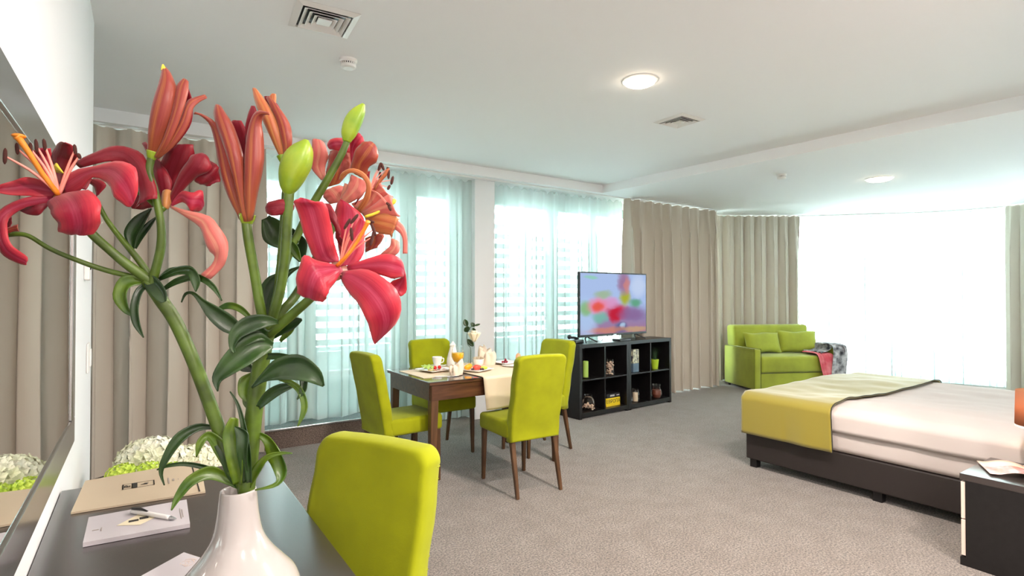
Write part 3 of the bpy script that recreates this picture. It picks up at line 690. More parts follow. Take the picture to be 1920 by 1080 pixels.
LF = [
    ([(455, 624, 8, 0), (428, 606, 17, -1), (400, 585, 14, -2), (378, 565, 6, -3), (362, 550, 3, -3), (348, 551, 2.5, -2), (340, 567, 1, -2)], M_leaf, 1.02),
    ([(475, 602, 3, 1), (452, 580, 6, 1), (428, 573, 6, 1), (404, 582, 2, 1)], M_leaf2, 1.03),
    ([(522, 604, 3, 0), (495, 602, 12, -2), (465, 610, 16, -3), (442, 628, 12, -4), (436, 650, 6, -4), (440, 662, 2, -4)], M_leaf, 1.0),
    ([(512, 648, 5, 0), (488, 645, 22, -2), (455, 665, 24, -4), (425, 690, 17, -5), (407, 712, 9, -5), (408, 734, 1, -5)], M_leaf, 1.01),
    ([(500, 630, 10, -1), (480, 622, 18, -2), (450, 640, 14, -3), (438, 660, 6, -3)], M_leaf, 1.01),
    ([(475, 695, 3, 1), (460, 685, 12, 1), (445, 682, 8, 1), (440, 690, 2, 1)], M_leaf, 1.05),
    ([(474, 700, 3, 0), (460, 715, 11, 0), (457, 738, 9, 0), (464, 754, 2, 0)], M_leaf2, 1.04),
    ([(472, 727, 2, -1), (495, 708, 8, -2), (525, 692, 20, -3), (560, 688, 24, -3), (590, 703, 16, -3), (607, 724, 2, -2)], M_leaf, 1.0),
    ([(500, 668, 6, 0), (525, 668, 6, 0), (550, 672, 5, -1)], M_leaf, 1.03),
    ([(484, 764, 5, 0), (505, 742, 10, -1), (528, 728, 9, -2), (552, 722, 3, -2)], M_leaf, 1.02),
    ([(510, 705, 3, 0), (540, 715, 5, -1), (563, 733, 6, -2), (571, 765, 6, -2), (558, 800, 1, -2)], M_leaf2, 1.01),
    ([(570, 712, 8, 0), (568, 732, 6, -1), (557, 749, 1, -1)], M_leaf, 1.0),
    ([(500, 635, 8, 1), (525, 612, 16, 1), (550, 605, 11, 1), (566, 599, 2, 1)], M_leaf, 1.04),
    ([(525, 640, 3, 1), (545, 618, 6, 1), (560, 600, 4, 1), (536, 632, 1, 1)], M_leaf2, 1.05),
    ([(560, 455, 3, 1), (538, 452, 16, 1), (515, 435, 24, 1), (498, 408, 8, 1)], M_leaf, 1.05),
    ([(545, 430, 5, 1), (558, 460, 20, 2), (566, 490, 5, 2)], M_leaf, 1.06),
    ([(540, 450, 3, -1), (552, 468, 9, -1), (564, 490, 1, -1)], M_leaf2, 1.04),
    ([(498, 600, 4, 0), (502, 565, 19, 0), (515, 532, 17, 0), (540, 512, 6, 0), (562, 500, 1, 0)], M_leaf, 1.05),
    ([(500, 615, 5, 1), (515, 600, 20, 1), (530, 598, 8, 1), (540, 600, 1, 1)], M_leaf, 1.06),
    ([(446, 908, 8, 0), (441, 860, 15, -2), (434, 815, 15, -2), (440, 784, 8, -2)], M_leaf2, 1.03),
    ([(460, 905, 4, 0), (455, 850, 10, -3), (455, 815, 12, -3), (440, 800, 2, -3)], M_leaf, 1.03),
    ([(468, 905, 5, -2), (464, 850, 7, -3), (457, 800, 5, -3), (446, 758, 3, -3), (431, 734, 1, -3)], M_leaf, 1.04),
    ([(480, 812, 4, 0), (500, 824, 8, 0), (517, 850, 13, 0, 1), (527, 885, 12, 0), (518, 908, 4, -1), (478, 919, 1, -2)], M_leaf2, 1.05),
    ([(466, 912, 5, 0), (482, 880, 8, -1), (500, 858, 5, -2), (525, 850, 3, -2), (548, 850, 1, -2)], M_leaf2, 1.04),
    ([(470, 770, 3, 0), (462, 755, 6, 0), (455, 745, 1, 0)], M_leaf2, 1.05),
]
for pts, m, d in LF: leaf(S2, pts, d, m)
# big crimson bloom R
oR = (490, 380); sR = 4.0; dR = .985
bl = obj('bloom', ptube([(622, 520, 1.0, 9), (632, 512, .995, 15), (639, 503, .990, 20)], 12, res=8), M_pink, S2, smooth=True)
pet(bl, [(600, 470, 660, 470, 2), (580, 360, 720, 380, 4), (552, 200, 760, 260, 5), (545, 60, 775, 180, 6), (575, -10, 740, 80, 6), (590, -30, 640, 0, 6)], oR, sR, dR, M_red)
pet(bl, [(520, 450, 580, 440, 0), (400, 432, 570, 390, 0), (340, 300, 540, 280, -1), (290, 150, 515, 150, -2), (243, 20, 490, 40, -3), (250, -15, 420, 0, -4), (290, -40, 360, -20, -4)], oR, sR, dR, M_red, bulge=.14)
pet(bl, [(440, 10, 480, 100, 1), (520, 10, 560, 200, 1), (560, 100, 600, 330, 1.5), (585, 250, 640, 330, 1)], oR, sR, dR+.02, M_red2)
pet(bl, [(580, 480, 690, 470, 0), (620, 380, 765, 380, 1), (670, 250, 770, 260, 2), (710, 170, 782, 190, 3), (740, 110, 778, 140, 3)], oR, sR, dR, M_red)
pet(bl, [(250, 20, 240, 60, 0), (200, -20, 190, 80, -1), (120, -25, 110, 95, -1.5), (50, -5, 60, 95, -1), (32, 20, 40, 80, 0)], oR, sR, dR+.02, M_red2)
pet(bl, [(640, 475, 650, 510, 0), (760, 432, 780, 515, -1), (890, 388, 900, 545, -2), (990, 392, 985, 570, -2), (1062, 440, 1045, 562, -.5), (1080, 520, 1060, 560, 1), (1090, 610, 1020, 575, 2), (1085, 670, 965, 600, 2.5), (1045, 703, 985, 650, 2)], oR, sR, dR, M_red, bulge=.10)
pet(bl, [(598, 485, 612, 515, 0), (500, 447, 585, 550, -2), (400, 418, 545, 610, -3.5), (312, 395, 510, 665, -5), (268, 510, 480, 715, -5), (257, 610, 468, 740, -4), (262, 685, 458, 748, -3)], oR, sR, dR, M_red, bulge=.10)
pet(bl, [(590, 560, 612, 515, -.5), (640, 660, 760, 490, -3), (715, 755, 905, 555, -6), (772, 850, 1010, 660, -7), (810, 940, 1052, 790, -6), (826, 1005, 1005, 930, -4), (845, 1052, 885, 1030, -2.5), (850, 1060, 855, 1058, -2)], oR, sR, dR, M_red, bulge=.14)
stamens(bl, oR, sR, dR-.01, (590, 470), [(620, 200, 668, 118, -5), (668, 158, 728, 85, -5), (672, 185, 682, 288, -4), (782, 128, 848, 148, -4), (822, 150, 860, 250, -4), (850, 190, 818, 325, -4)], r=1.8)
obj('pistil', tube([at(oR[0]+x/sR, oR[1]+y/sR, dR-.01+dd/100) for x, y, dd in ((570, 470, 0), (640, 400, -2), (720, 290, -3), (785, 175, -4.5), (800, 140, -5))], [.0035, .0032, .003, .0036, .0045], 8, res=14), M_pist, bl, smooth=True)
# salmon blooms behind
oP = (560, 240); sP = 4.5; dP = 1.10
bl = obj('bloom', ptube([(640, 395, 1.11, 5), (648, 375, 1.105, 9), (660, 350, 1.10, 13)], 14, res=8, lobes=3, lobe=.15), M_pink, S2, smooth=True)
for rows, m in [
    ([(190, 440, 230, 430, 2), (95, 320, 222, 330, 2), (105, 190, 245, 230, 1), (115, 100, 215, 130, 1), (140, 92, 180, 100, 1)], M_pink),
    ([(240, 500, 340, 470, 2), (225, 400, 435, 350, 1.5), (245, 260, 445, 270, 2), (262, 185, 430, 200, 3)], M_rust),
    ([(195, 540, 340, 480, 2), (210, 590, 420, 520, 2), (260, 640, 450, 620, 2)], M_pink),
    ([(240, 140, 262, 180, 1), (262, 95, 310, 188, 0), (335, 82, 355, 188, 0), (390, 82, 420, 200, 1), (430, 110, 450, 215, 2)], M_red),
    ([(445, 330, 480, 300, 1), (430, 180, 480, 200, 0), (435, 90, 520, 150, -1), (470, 40, 556, 105, -1), (500, 33, 548, 95, 0)], M_red),
    ([(430, 360, 575, 440, -1), (445, 270, 585, 340, -2), (485, 165, 650, 285, -3), (545, 112, 672, 210, -3), (600, 106, 660, 160, -2)], M_rust),
    ([(355, 590, 400, 645, -1), (405, 500, 490, 600, -2), (430, 425, 555, 540, -2), (440, 390, 565, 450, -2)], M_pink),
    ([(500, 600, 470, 650, -1), (560, 400, 540, 560, -1), (600, 360, 600, 470, -1)], M_red2),
    ([(440, 640, 540, 730, 0), (560, 580, 640, 690, -1), (600, 480, 720, 610, -2), (660, 440, 780, 590, -3), (690, 480, 765, 575, -3)], M_pink),
    ([(530, 715, 560, 755, -1), (650, 630, 700, 735, -3), (745, 560, 830, 745, -4), (780, 600, 830, 750, -4)], M_pink),
    ([(555, 745, 590, 810, -1), (680, 715, 655, 880, -3), (815, 745, 775, 905, -4), (832, 765, 772, 925, -4)], M_ora),
    ([(560, 930, 700, 880, 1), (560, 1000, 715, 920, 1), (560, 1050, 660, 1010, 1)], M_rust),
    ([(780, 930, 850, 960, 0), (770, 990, 850, 1030, -1), (720, 1040, 800, 1080, -1), (670, 1080, 700, 1090, 0)], M_pink),
]: petal(bl, rows, oP, sP, dP, m, bulge=.18)
for pts, m in [
    ([(352, 440, 12, -3), (375, 390, 18, -4), (450, 358, 18, -5), (540, 395, 20, -5), (590, 480, 20, -5), (570, 600, 26, -4), (490, 715, 24, -2)], M_ora),
    ([(790, 800, 45, -3), (860, 850, 32, -4), (895, 930, 20, -4), (897, 1060, 18, -4)], M_pink),
]: petal(bl, spine_rows(pts), oP, sP, dP, m, bulge=.25)
stamens(bl, oP, sP, dP-.02, (600, 520), [(695, 290, 672, 362, -1), (695, 292, 720, 358, -1), (688, 368, 685, 438, 0), (740, 338, 765, 345, -1), (762, 345, 757, 432, -1), (798, 405, 780, 480, -1), (772, 480, 750, 522, -1), (738, 628, 775, 660, -3), (755, 650, 780, 700, -3)], r=1.0)
obj('pistil', tube([at(oP[0]+x/sP, oP[1]+y/sP, dP-.03) for x, y in ((560, 750), (660, 715), (750, 660), (800, 620), (812, 600))], [.003, .003, .0035, .005, .003], 8, res=14), M_yel, bl, smooth=True)
obj('pistil', tube([at(oP[0]+x/sP, oP[1]+y/sP, dP-.03) for x, y in ((640, 520), (690, 440), (735, 385), (755, 345), (745, 338))], [.002, .0035, .004, .003, .001], 8, res=14), M_rust, bl, smooth=True)
# rusty buds and green buds
bud(S2, [(462, 420, 1.0, 9), (463, 412, 1.0, 13), (464, 402, 1.0, 15)], [
    ([(690, 1050, 760, 1060, 2), (620, 850, 800, 850, 3), (590, 600, 800, 600, 3), (630, 430, 740, 470, 2), (650, 402, 705, 405, 2)], M_red2, .1),
    ([(735, 560, 765, 540, 2), (728, 470, 790, 440, 2), (745, 370, 810, 370, 1), (770, 308, 792, 310, 1)], M_red2, .2),
    ([(690, 1045, 735, 1065, 0), (615, 910, 700, 920, -1), (558, 750, 660, 760, -1.5), (528, 560, 610, 580, -1), (495, 435, 560, 450, -1), (440, 375, 470, 375, -2), (395, 362, 400, 348, -3)], M_rust, .35),
    ([(715, 1060, 750, 1066, -1), (655, 820, 722, 850, -2.5), (590, 600, 705, 630, -3), (535, 440, 655, 460, -2.5), (517, 350, 612, 370, -2), (530, 302, 572, 308, -1)], M_rust, .42),
    ([(738, 1066, 778, 1055, -1), (715, 900, 812, 850, -2.5), (712, 700, 840, 680, -3), (725, 530, 838, 500, -2.5), (755, 410, 830, 420, -2.5), (800, 345, 850, 372, -3), (885, 352, 888, 366, -4)], M_rust, .42),
], 1.0)
bud(S2, [(532, 308, 1.02, 5), (531, 300, 1.02, 8), (529, 292, 1.02, 10)], [
    ([(970, 670, 1010, 660, .5), (920, 500, 1020, 520, 1), (870, 330, 960, 330, 1), (855, 245, 890, 245, 1)], M_red2, .1),
    ([(962, 660, 1000, 672, 0), (888, 520, 985, 560, -1), (828, 380, 940, 410, -1.5), (788, 270, 868, 280, -1), (777, 193, 802, 195, 0)], M_ora, .42),
    ([(988, 672, 1012, 655, -.5), (970, 560, 1032, 550, -1.5), (935, 420, 1018, 430, -1.5), (890, 300, 955, 320, -1), (868, 248, 905, 262, 0)], M_rust, .4),
    ([(895, 270, 930, 290, 0), (890, 245, 932, 250, 0), (905, 228, 930, 230, 0)], M_ora, .2),
], 1.02)
obj('bud', ptube([(541, 364, 1.0, 8), (543, 350, .998, 17), (550, 325, .995, 25), (560, 300, .99, 26), (570, 278, .99, 18), (575, 262, .99, 4)], 24, res=22, lobes=3, lobe=.09), M_gbud, S2, smooth=True, label='plump green closed bud')
obj('bud', ptube([(650, 266, 1.07, 7), (655, 250, 1.07, 14), (664, 228, 1.07, 16), (674, 210, 1.07, 12), (682, 195, 1.07, 3)], 24, res=20, lobes=3, lobe=.09), M_gbud, S2, smooth=True, label='slim green closed bud')
local(S2)

# ------------------------------------------------------------------ hydrangeas behind the desk
M_hyd = principled('white_hydrangea', (.78, .78, .70), .6, col2=(.70, .72, .48), vscale=9)
M_hydg = principled('green_hydrangea', (.42, .60, .05), .6, col2=(.62, .72, .12), vscale=14)
t = thing('hydrangea_pot', 'white and green hydrangea heads in a pot standing behind the desk', 'potted flowers', (.06, 3.12, 0))
obj('pot', lathe(crom([(.11, 0), (.13, .05), (.15, .3), (.16, .46), (.15, .47), (.13, .45)], 20), 36, cap=True), M_white, t, smooth=True)
def head(c, R, m, n, seed, squash=.75):
    r = random.Random(seed); V = []; Fc = []
    for k in range(n):
        z = 1-2*(k+.5)/n*.78; th = k*2.39996; q = sqrt(max(0, 1-z*z)); d = Vector((q*cos(th), q*sin(th), z*squash))
        p = Vector(c)+Vector((d.x*R, d.y*R, d.z*R))*(r.uniform(.93, 1.05)); nn = d.normalized(); s = nn.orthogonal().normalized(); s.rotate(Matrix.Rotation(r.uniform(0, 6), 3, nn)); w = nn.cross(s); L_ = R*.17*r.uniform(.8, 1.15)
        for a in range(4):
            e1 = s*cos(a*pi/2)+w*sin(a*pi/2); e2 = nn.cross(e1); i = len(V)
            V += [p, p+e1*L_*.55+e2*L_*.5+nn*L_*.35, p+e1*L_*1.1+nn*L_*.5, p+e1*L_*.55-e2*L_*.5+nn*L_*.35]; Fc.append((i, i+1, i+2, i+3))
    core = ico(c, R*.78, 2, (1, 1, squash))
    return merge([(V, Fc), core])
for c_, R, m, n, s_ in (((-.005, .02, .70), .140, M_hyd, 230, 1), ((.165, .06, .63), .135, M_hyd, 210, 2), ((-.115, -.20, .712), .064, M_hydg, 90, 3), ((-.02, -.22, .712), .062, M_hydg, 90, 4), ((.07, -.20, .695), .055, M_hydg, 70, 5)):
    h = obj('flower_head', head(c_, R, m, n, s_), m, t)
    obj('flower_stem', tube([(c_[0]*.4, c_[1]*.4, .40), (c_[0]*.7, c_[1]*.7, .5), (c_[0], c_[1], c_[2]-R*.4)], [.006, .006, .008], 8), M_stem, h)

# ------------------------------------------------------------------ chairs
def rounded_slab(w, d, h, bev, seg=4): return box(-w/2, w/2, -d/2, d/2, 0, h, bev=bev, seg=seg)
def make_chair(label, group):
    t = thing('dining_chair', label, 'chair', (0, 0, 0), 0, group)
    # seat box cover
    bm = bmesh.new(); bx(bm, -.225, .225, -.20, .27, .415, .545, bev=.028, seg=4)
    for v in bm.verts:
        if v.co.z > .53: v.co.z += .012*(1-(v.co.x/.225)**2)*(1-((v.co.y-.03)/.25)**2)
    obj('seat', bm, M_lime, t, smooth=True)
    # backrest: leaning padded slab with softly rounded upper corners
    nx, nz = 15, 22; V = []; Fc = []
    H0, H1, hw, th = .40, 1.05, .222, .042
    def outline(n=64):
        pts = []
        r = .055
        pts += [(-hw, H0), ]
        for k in range(1, 12): pts.append((-hw+.004*sin(k*1.3), H0+(H1-r-H0)*k/11))
        for k in range(1, 8): a = pi - k*pi/16; pts.append((-hw+r+r*cos(a), H1-r+r*sin(a)))
        for k in range(-3, 4): pts.append((k*(hw-r)/3.6, H1+.004*(1-(k/3)**2)))
        for k in range(1, 8): a = pi/2 - k*pi/16; pts.append((hw-r+r*cos(a), H1-r+r*sin(a)))
        for k in range(11, 0, -1): pts.append((hw+.004*sin(k*1.7), H0+(H1-r-H0)*k/11))
        pts.append((hw, H0)); return pts
    O = outline(); n = len(O); cx_, cz_ = 0, .72
    def lean(z): return -.195 - .115*max(0, (z-.45)/.6)**1.15
    layers = [(-th, .90, 0), (-th-.001, .955, 1), (-th*.72, .990, 1), (-th*.3, 1, 1), (th*.3, 1, 1), (th*.72, .990, 1), (th+.001, .955, 1), (th, .90, 0)]
    for off, sc_, _ in layers:
        for x, z in O:
            zz = cz_+(z-cz_)*(1-(1-sc_)*.62); V.append((x*sc_, lean(zz)+off, zz))
    L_ = len(layers)
    for j in range(L_-1):
        for i in range(n):
            a = j*n+i; b_ = j*n+(i+1) % n; Fc.append((a, b_, b_+n, a+n))
    # slightly crowned faces
    for j, s in ((0, -1), (L_-1, 1)):
        base = len(V); rings = [.72, .45, .15]
        prev = j*n
        for q, rr in enumerate(rings):
            for x, z in O:
                zz = cz_+(z-cz_)*rr; V.append((x*rr, lean(zz)+s*(th+.007*(1-rr**2)), zz))
            cur = base+q*n
            for i in range(n):
                a = prev+i; b_ = prev+(i+1) % n; c_ = cur+(i+1) % n; d_ = cur+i
                Fc.append((a, d_, c_, b_) if s < 0 else (a, b_, c_, d_))
            prev = cur
        Fc.append(tuple(prev+i for i in (range(n) if s > 0 else range(n-1, -1, -1))))
    bk = obj('backrest', (V, Fc), M_lime, t, smooth=True)
    # gathered seam running down each side of the back
    bm = bmesh.new()
    for sx in (-1, 1):
        for k in range(15):
            z = .50+k*.035
            M = Matrix.Translation((sx*.2165, lean(z)-.030, z)) @ Matrix.Rotation(radians(18*sx), 4, 'Y')
            bx(bm, -.0015, .0015, -.004, .010, -.0010, .0010, M=M)
    obj('seam', bm, M_lime, bk)
    for sx in (-1, 1):
        for fy, ty, y_top in ((.245, .235, .235), (-.285, -.195, -.195)):
            bm = bmesh.new()
            a = .019; q = .0125
            vs = [bm.verts.new((sx*.195+dx*q, fy+dy*q, 0)) for dx, dy in ((-1, -1), (1, -1), (1, 1), (-1, 1))]
            vt = [bm.verts.new((sx*.19+dx*a, ty+dy*a, .42)) for dx, dy in ((-1, -1), (1, -1), (1, 1), (-1, 1))]
            bm.faces.new(vs[::-1]); bm.faces.new(vt)
            for i in range(4): bm.faces.new((vs[i], vs[(i+1) % 4], vt[(i+1) % 4], vt[i]))
            bmesh.ops.bevel(bm, geom=[e for e in bm.edges], offset=.003, segments=2, affect='EDGES')
            obj('leg', bm, M_brown, t)
    return t
def copy_tree(o, parent=None):
    kids = [c_ for c_ in C.objects if c_.parent == o]
    n = o.copy(); C.objects.link(n)
    if parent: n.parent = parent
    for k in kids: copy_tree(k, n)
    return n
CH = make_chair('lime green upholstered dining chair with its back to the camera at the front of the table', None)
CH['group'] = 'lime green chairs'
def put(o, x, y, rz, label):
    o.location = (x, y, 0); o.rotation_euler = (0, 0, rz); o['label'] = label
put(CH, 2.51, 3.58, radians(-3), 'lime green upholstered dining chair in front of the table, its back to the camera')
c = copy_tree(CH); put(c, 1.755, 4.19, radians(-90+4), 'lime green upholstered dining chair at the left end of the table')
c = copy_tree(CH); put(c, 2.44, 4.78, radians(180), 'lime green upholstered dining chair behind the table by the sheer curtain')
c = copy_tree(CH); put(c, 3.19, 4.28, radians(90+3), 'lime green upholstered dining chair at the right end of the table by the black shelf')
c = copy_tree(CH); put(c, .35, 1.51, radians(118), 'lime green upholstered chair in the foreground pushed up to the dark desk')

# ------------------------------------------------------------------ dining table
TZ = .83
M_ttop = principled('dark_table_glass', (.06, .05, .045), .08, coat=.5)
t = thing('dining_table', 'dark wooden dining table laid for breakfast between the four green chairs', 'table', (2.495, 4.25, 0))
obj('table_top', box(-.655, .655, -.43, .44, TZ-.028, TZ-.006, bev=.003), M_apron, t)
obj('glass_top', box(-.66, .66, -.435, .445, TZ-.006, TZ, bev=.002), M_ttop, t)
for a in ((-.63, .63, -.415, -.395), (-.63, .63, .405, .425), (-.64, -.62, -.39, .40), (.62, .64, -.39, .40)):
    obj('apron', box(a[0], a[1], a[2], a[3], TZ-.15, TZ-.028), M_apron, t)
for sx in (-1, 1):
    for sy in (-1, 1):
        bm = bmesh.new(); cx_, cy_ = sx*.60, (.005+sy*.385)
        vs = [bm.verts.new((cx_+sx*.012+dx*.022, cy_+dy*.022, 0)) for dx, dy in ((-1, -1), (1, -1), (1, 1), (-1, 1))]
        vt = [bm.verts.new((cx_+dx*.034, cy_+dy*.034, TZ-.029)) for dx, dy in ((-1, -1), (1, -1), (1, 1), (-1, 1))]
        bm.faces.new(vs[::-1]); bm.faces.new(vt)
        for i in range(4): bm.faces.new((vs[i], vs[(i+1) % 4], vt[(i+1) % 4], vt[i]))
        bmesh.ops.bevel(bm, geom=[e for e in bm.edges], offset=.004, segments=2, affect='EDGES')
        obj('leg', bm, M_brown, t)
# runner: across the middle, hanging over the front and back edges
def runner_fn(u, v):
    x = 2.30 + .50*u
    s = v*1.42  # length along the cloth
    drop = .268
    if s < drop: z = TZ-.0-(drop-s)+.002; y = 3.80-.012*sin(u*9)*(drop-s)/drop-.01; x += -.03*(drop-s)/drop*(1-2*u)*-1
    elif s < drop+.885: z = TZ+.004; y = 3.80+(s-drop)
    else: z = TZ+.002-(s-drop-.885); y = 4.70+.006
    return (x, y, z)
tag(obj('table_runner', grid(runner_fn, 16, 70), M_linen, None, smooth=True, mods=[('SOLIDIFY', dict(thickness=.003, offset=1))]),
    'cream cloth runner across the dining table hanging over its front edge', 'table runner')
def mat_(x, y, w, d, rz, label):
    o = obj('placemat', box(-w/2, w/2, -d/2, d/2, 0, .003), M_linen); o.location = (x, y, TZ+.0005); o.rotation_euler = (0, 0, rz)
    tag(o, label, 'placemat')
mat_(2.065, 4.28, .36, .50, 0, 'cream placemat under the food plate at the left end of the table')
mat_(2.95, 4.28, .28, .46, 0, 'cream placemat at the right end of the table under the berry plate')

def square_plate(x, y, s, rz, label, z=TZ+.005):
    n = 24
    def fn(u, v):
        a, b_ = 2*u-1, 2*v-1; r = max(abs(a), abs(b_)); return (a*s/2, b_*s/2, .003+.016*max(0, (r-.6)/.4)**1.5)
    o = obj('plate', grid(fn, n, n), M_china, None, smooth=True, mods=[('SOLIDIFY', dict(thickness=.004, offset=-1))])
    o.location = (x, y, z+.003); o.rotation_euler = (0, 0, rz); return tag(o, label, 'plate')
square_plate(2.13, 4.33, .24, radians(12), 'square white plate with tomatoes and cold cuts at the left end of the table')
square_plate(2.43, 4.13, .23, radians(25), 'square white plate of cut fruit on the cream runner')
square_plate(2.93, 4.40, .22, radians(8), 'square white plate with berries at the right end of the table')
PZ = TZ+.014
def food(name, label, cat, parts, m, loc, group=None, mods=None):
    o = obj(name, parts, m, None, smooth=True, mods=mods); o.location = loc; return tag(o, label, cat, group)
M_tom = principled('tomato_red', (.62, .02, .015), .2); M_oran = principled('orange_flesh', (.85, .36, .01), .35)
M_melon = principled('watermelon_flesh', (.78, .08, .05), .4); M_lime_f = principled('green_melon_flesh', (.50, .65, .06), .4)
M_grape = principled('dark_berry', (.06, .006, .02), .3); M_cheese = principled('pale_cheese', (.80, .62, .22), .5)
M_ham = principled('cured_meat', (.45, .10, .05), .4); M_lett = principled('lettuce', (.40, .58, .12), .5)
for q, (dx, dy) in enumerate(((.02, .03), (.065, .035))):
    food('cherry_tomato', ('left' if q == 0 else 'right')+' one of two cherry tomatoes on the left plate', 'tomato', ico((0, 0, .016), .017, 2), M_tom, (2.13+dx, 4.33+dy, PZ), 'cherry tomatoes')
food('lettuce_leaf', 'pale green lettuce leaf on the left plate', 'lettuce', grid(lambda u, v: ((u-.5)*.09, (v-.5)*.08, .02+.012*sin(u*14)*cos(v*11)+.02*v), 12, 12), M_lett, (2.08, 4.36, PZ), mods=SOL)
for q, (dx, dy, m, nm) in enumerate(((-.03, -.03, M_cheese, 'cheese'), (.0, -.055, M_ham, 'ham'), (.045, -.05, M_ham, 'salami'), (-.055, .0, M_cheese, 'cheese'))):
    food(nm+'_slice', ['curled cheese slice at the front of the left plate', 'folded ham slice beside the cheese on the left plate', 'salami slice at the front right of the left plate', 'cheese slice beside the lettuce on the left plate'][q], nm,
         grid(lambda u, v: ((u-.5)*.07, (v-.5)*.06, .006+.008*sin(u*5+q)), 8, 8), m, (2.13+dx, 4.33+dy, PZ), mods=[('SOLIDIFY', dict(thickness=.004))])
food('orange_wedge', 'orange slices at the left of the fruit plate', 'orange', merge([ico((-.01, 0, .026), .034, 2, (1, .6, .75)), ico((.02, .02, .030), .032, 2, (.9, .6, .8))]), M_oran, (2.375, 4.16, PZ))
food('watermelon_piece', 'red watermelon chunk in the middle of the fruit plate', 'watermelon', merge([ico((0, 0, .024), .034, 2, (1.1, .8, .7)), ico((.03, .01, .02), .026, 2, (1, .8, .8))]), M_melon, (2.43, 4.12, PZ))
food('melon_slice', 'green melon slice at the right of the fruit plate', 'melon', merge([ico((0, 0, .016), .034, 2, (1.1, .7, .45))]), M_lime_f, (2.50, 4.11, PZ))
food('grapes', 'small dark grapes at the front of the fruit plate', 'grapes', merge([ico((dx, dy, .011), .011, 1) for dx, dy in ((0, 0), (.02, .005), (.01, -.018), (-.07, .03), (-.055, .035))]), M_grape, (2.44, 4.06, PZ+.004))
food('berries', 'cluster of dark red berries on the right plate', 'berries', merge([ico((dx, dy, dz), .013, 1) for dx, dy, dz in ((0, 0, .012), (.025, .005, .012), (.01, .02, .014), (.012, .008, .032), (-.02, .01, .012))]), principled('raspberry', (.25, .01, .03), .5), (2.90, 4.38, PZ))
# cups, carafe, glass
def cup_saucer(x, y, s=1.0):
    o = obj('saucer', lathe([(.035*s, 0), (.04*s, .003), (.07*s, .010), (.078*s, .014), (.076*s, .017), (.04*s, .008)], 32), M_china, None, smooth=True); o.location = (x, y, TZ+.005)
    tag(o, 'white saucer under the coffee cup', 'saucer')
    t = thing('coffee_cup', 'white china coffee cup behind the left food plate', 'cup', (x, y, TZ+.014))
    obj('cup_body', lathe(crom([(.024, 0), (.030, .010), (.040, .05), (.046, .082), (.043, .082), (.036, .05), (.02, .012)], 26), 32, cap=True), M_china, t, smooth=True)
    obj('handle', tube([(.040, 0, .068), (.066, 0, .066), (.062, 0, .035), (.036, 0, .028)], [.005]*4, 8), M_china, t, smooth=True)
cup_saucer(2.27, 4.56, 1.05)
o = obj('milk_carafe', lathe(crom([(.045, 0), (.056, .03), (.050, .09), (.034, .15), (.026, .185), (.030, .20), (.018, .215), (.008, .23), (.004, .235)], 36), 32), M_china, None, smooth=True)
o.location = (2.40, 4.50, TZ+.005); tag(o, 'tall white china pot with a lid behind the orange juice', 'coffee pot')
M_juice = principled('orange_juice', (1.0, .50, .01), .3)
M_clear = glass('clear_glass', (.99, 1, 1), 0, .55)
t = thing('juice_glass', 'stemmed glass of orange juice at the front left of the table', 'glass', (2.255, 4.14, TZ+.005))
obj('glass_bowl', lathe(crom([(.040, 0), (.038, .004), (.006, .012), (.005, .06), (.008, .075), (.034, .095), (.053, .135), (.054, .17), (.043, .235)], 50), 36, cap=False), M_clear, t, smooth=True)
obj('juice', lathe(crom([(.004, .082), (.031, .097), (.050, .135), (.0515, .168)], 20), 32), M_juice, t, smooth=True)
def napkin(x, y, h, r, label, rz=0):
    # fan-folded napkin: pleated cone flaring at the top
    V = []; U = []; n = 48; m = 9; Fc = []
    for j in range(m):
        v = j/(m-1)
        for i in range(n):
            a = 2*pi*i/n; rr = r*(1.0-.30*v)*(1+.38*v*cos(7*a)) + r*.15*sin(v*pi)
            V.append((rr*cos(a)*1.1, rr*sin(a)*.75, h*v*(1-.45*abs(sin(a*.5+.3))*v)+.012*v*cos(7*a)))
    for j in range(m-1):
        for i in range(n):
            a = j*n+i; b_ = j*n+(i+1) % n; Fc.append((a, b_, b_+n, a+n))
    Fc.append(tuple((m-1)*n+i for i in range(n)))
    o = obj('napkin', (V, Fc), M_napkin, None, smooth=True); o.location = (x, y, TZ+.005); o.rotation_euler = (0, 0, rz); tag(o, label, 'napkin')
napkin(2.185, 4.035, .13, .062, 'peach folded napkin standing in front of the juice glass', .5)
napkin(2.74, 4.45, .19, .075, 'tall peach folded napkin standing right of the flower vase', 2.2)
o = obj('saucer', lathe([(.035, 0), (.04, .003), (.08, .008), (.086, .012), (.084, .014), (.04, .007)], 32), M_china, None, smooth=True); o.location = (2.86, 4.22, TZ+.005)
tag(o, 'flat white saucer in front of the tall napkin', 'saucer')
t = thing('sugar_bowl', 'small bowl of sugar sachets left of the tall napkin', 'bowl', (2.63, 4.42, TZ+.005))
obj('bowl', lathe(crom([(.03, 0), (.045, .02), (.05, .06), (.047, .06), (.04, .02)], 16), 28), M_china, t, smooth=True)
bm = bmesh.new()
for k in range(7): bx(bm, -.036+k*.011, -.030+k*.011, -.02, .02, .03, .085, M=Matrix.Rotation(.1*k-.3, 4, 'X'))
obj('sachets', bm, M_linen, t)
t = thing('egg_cup', 'white egg cup holding a brown egg at the right end of the table', 'egg cup', (3.0, 4.30, TZ+.005))
obj('cup_body', lathe(crom([(.026, 0), (.012, .012), (.012, .025), (.028, .045), (.030, .058), (.026, .058)], 22), 28), M_china, t, smooth=True)
o = obj('boiled_egg', lathe(crom([(.002, 0), (.020, .008), (.026, .028), (.020, .052), (.008, .064), (.001, .066)], 20), 24), principled('brown_eggshell', (.72, .34, .17), .45), None, smooth=True)
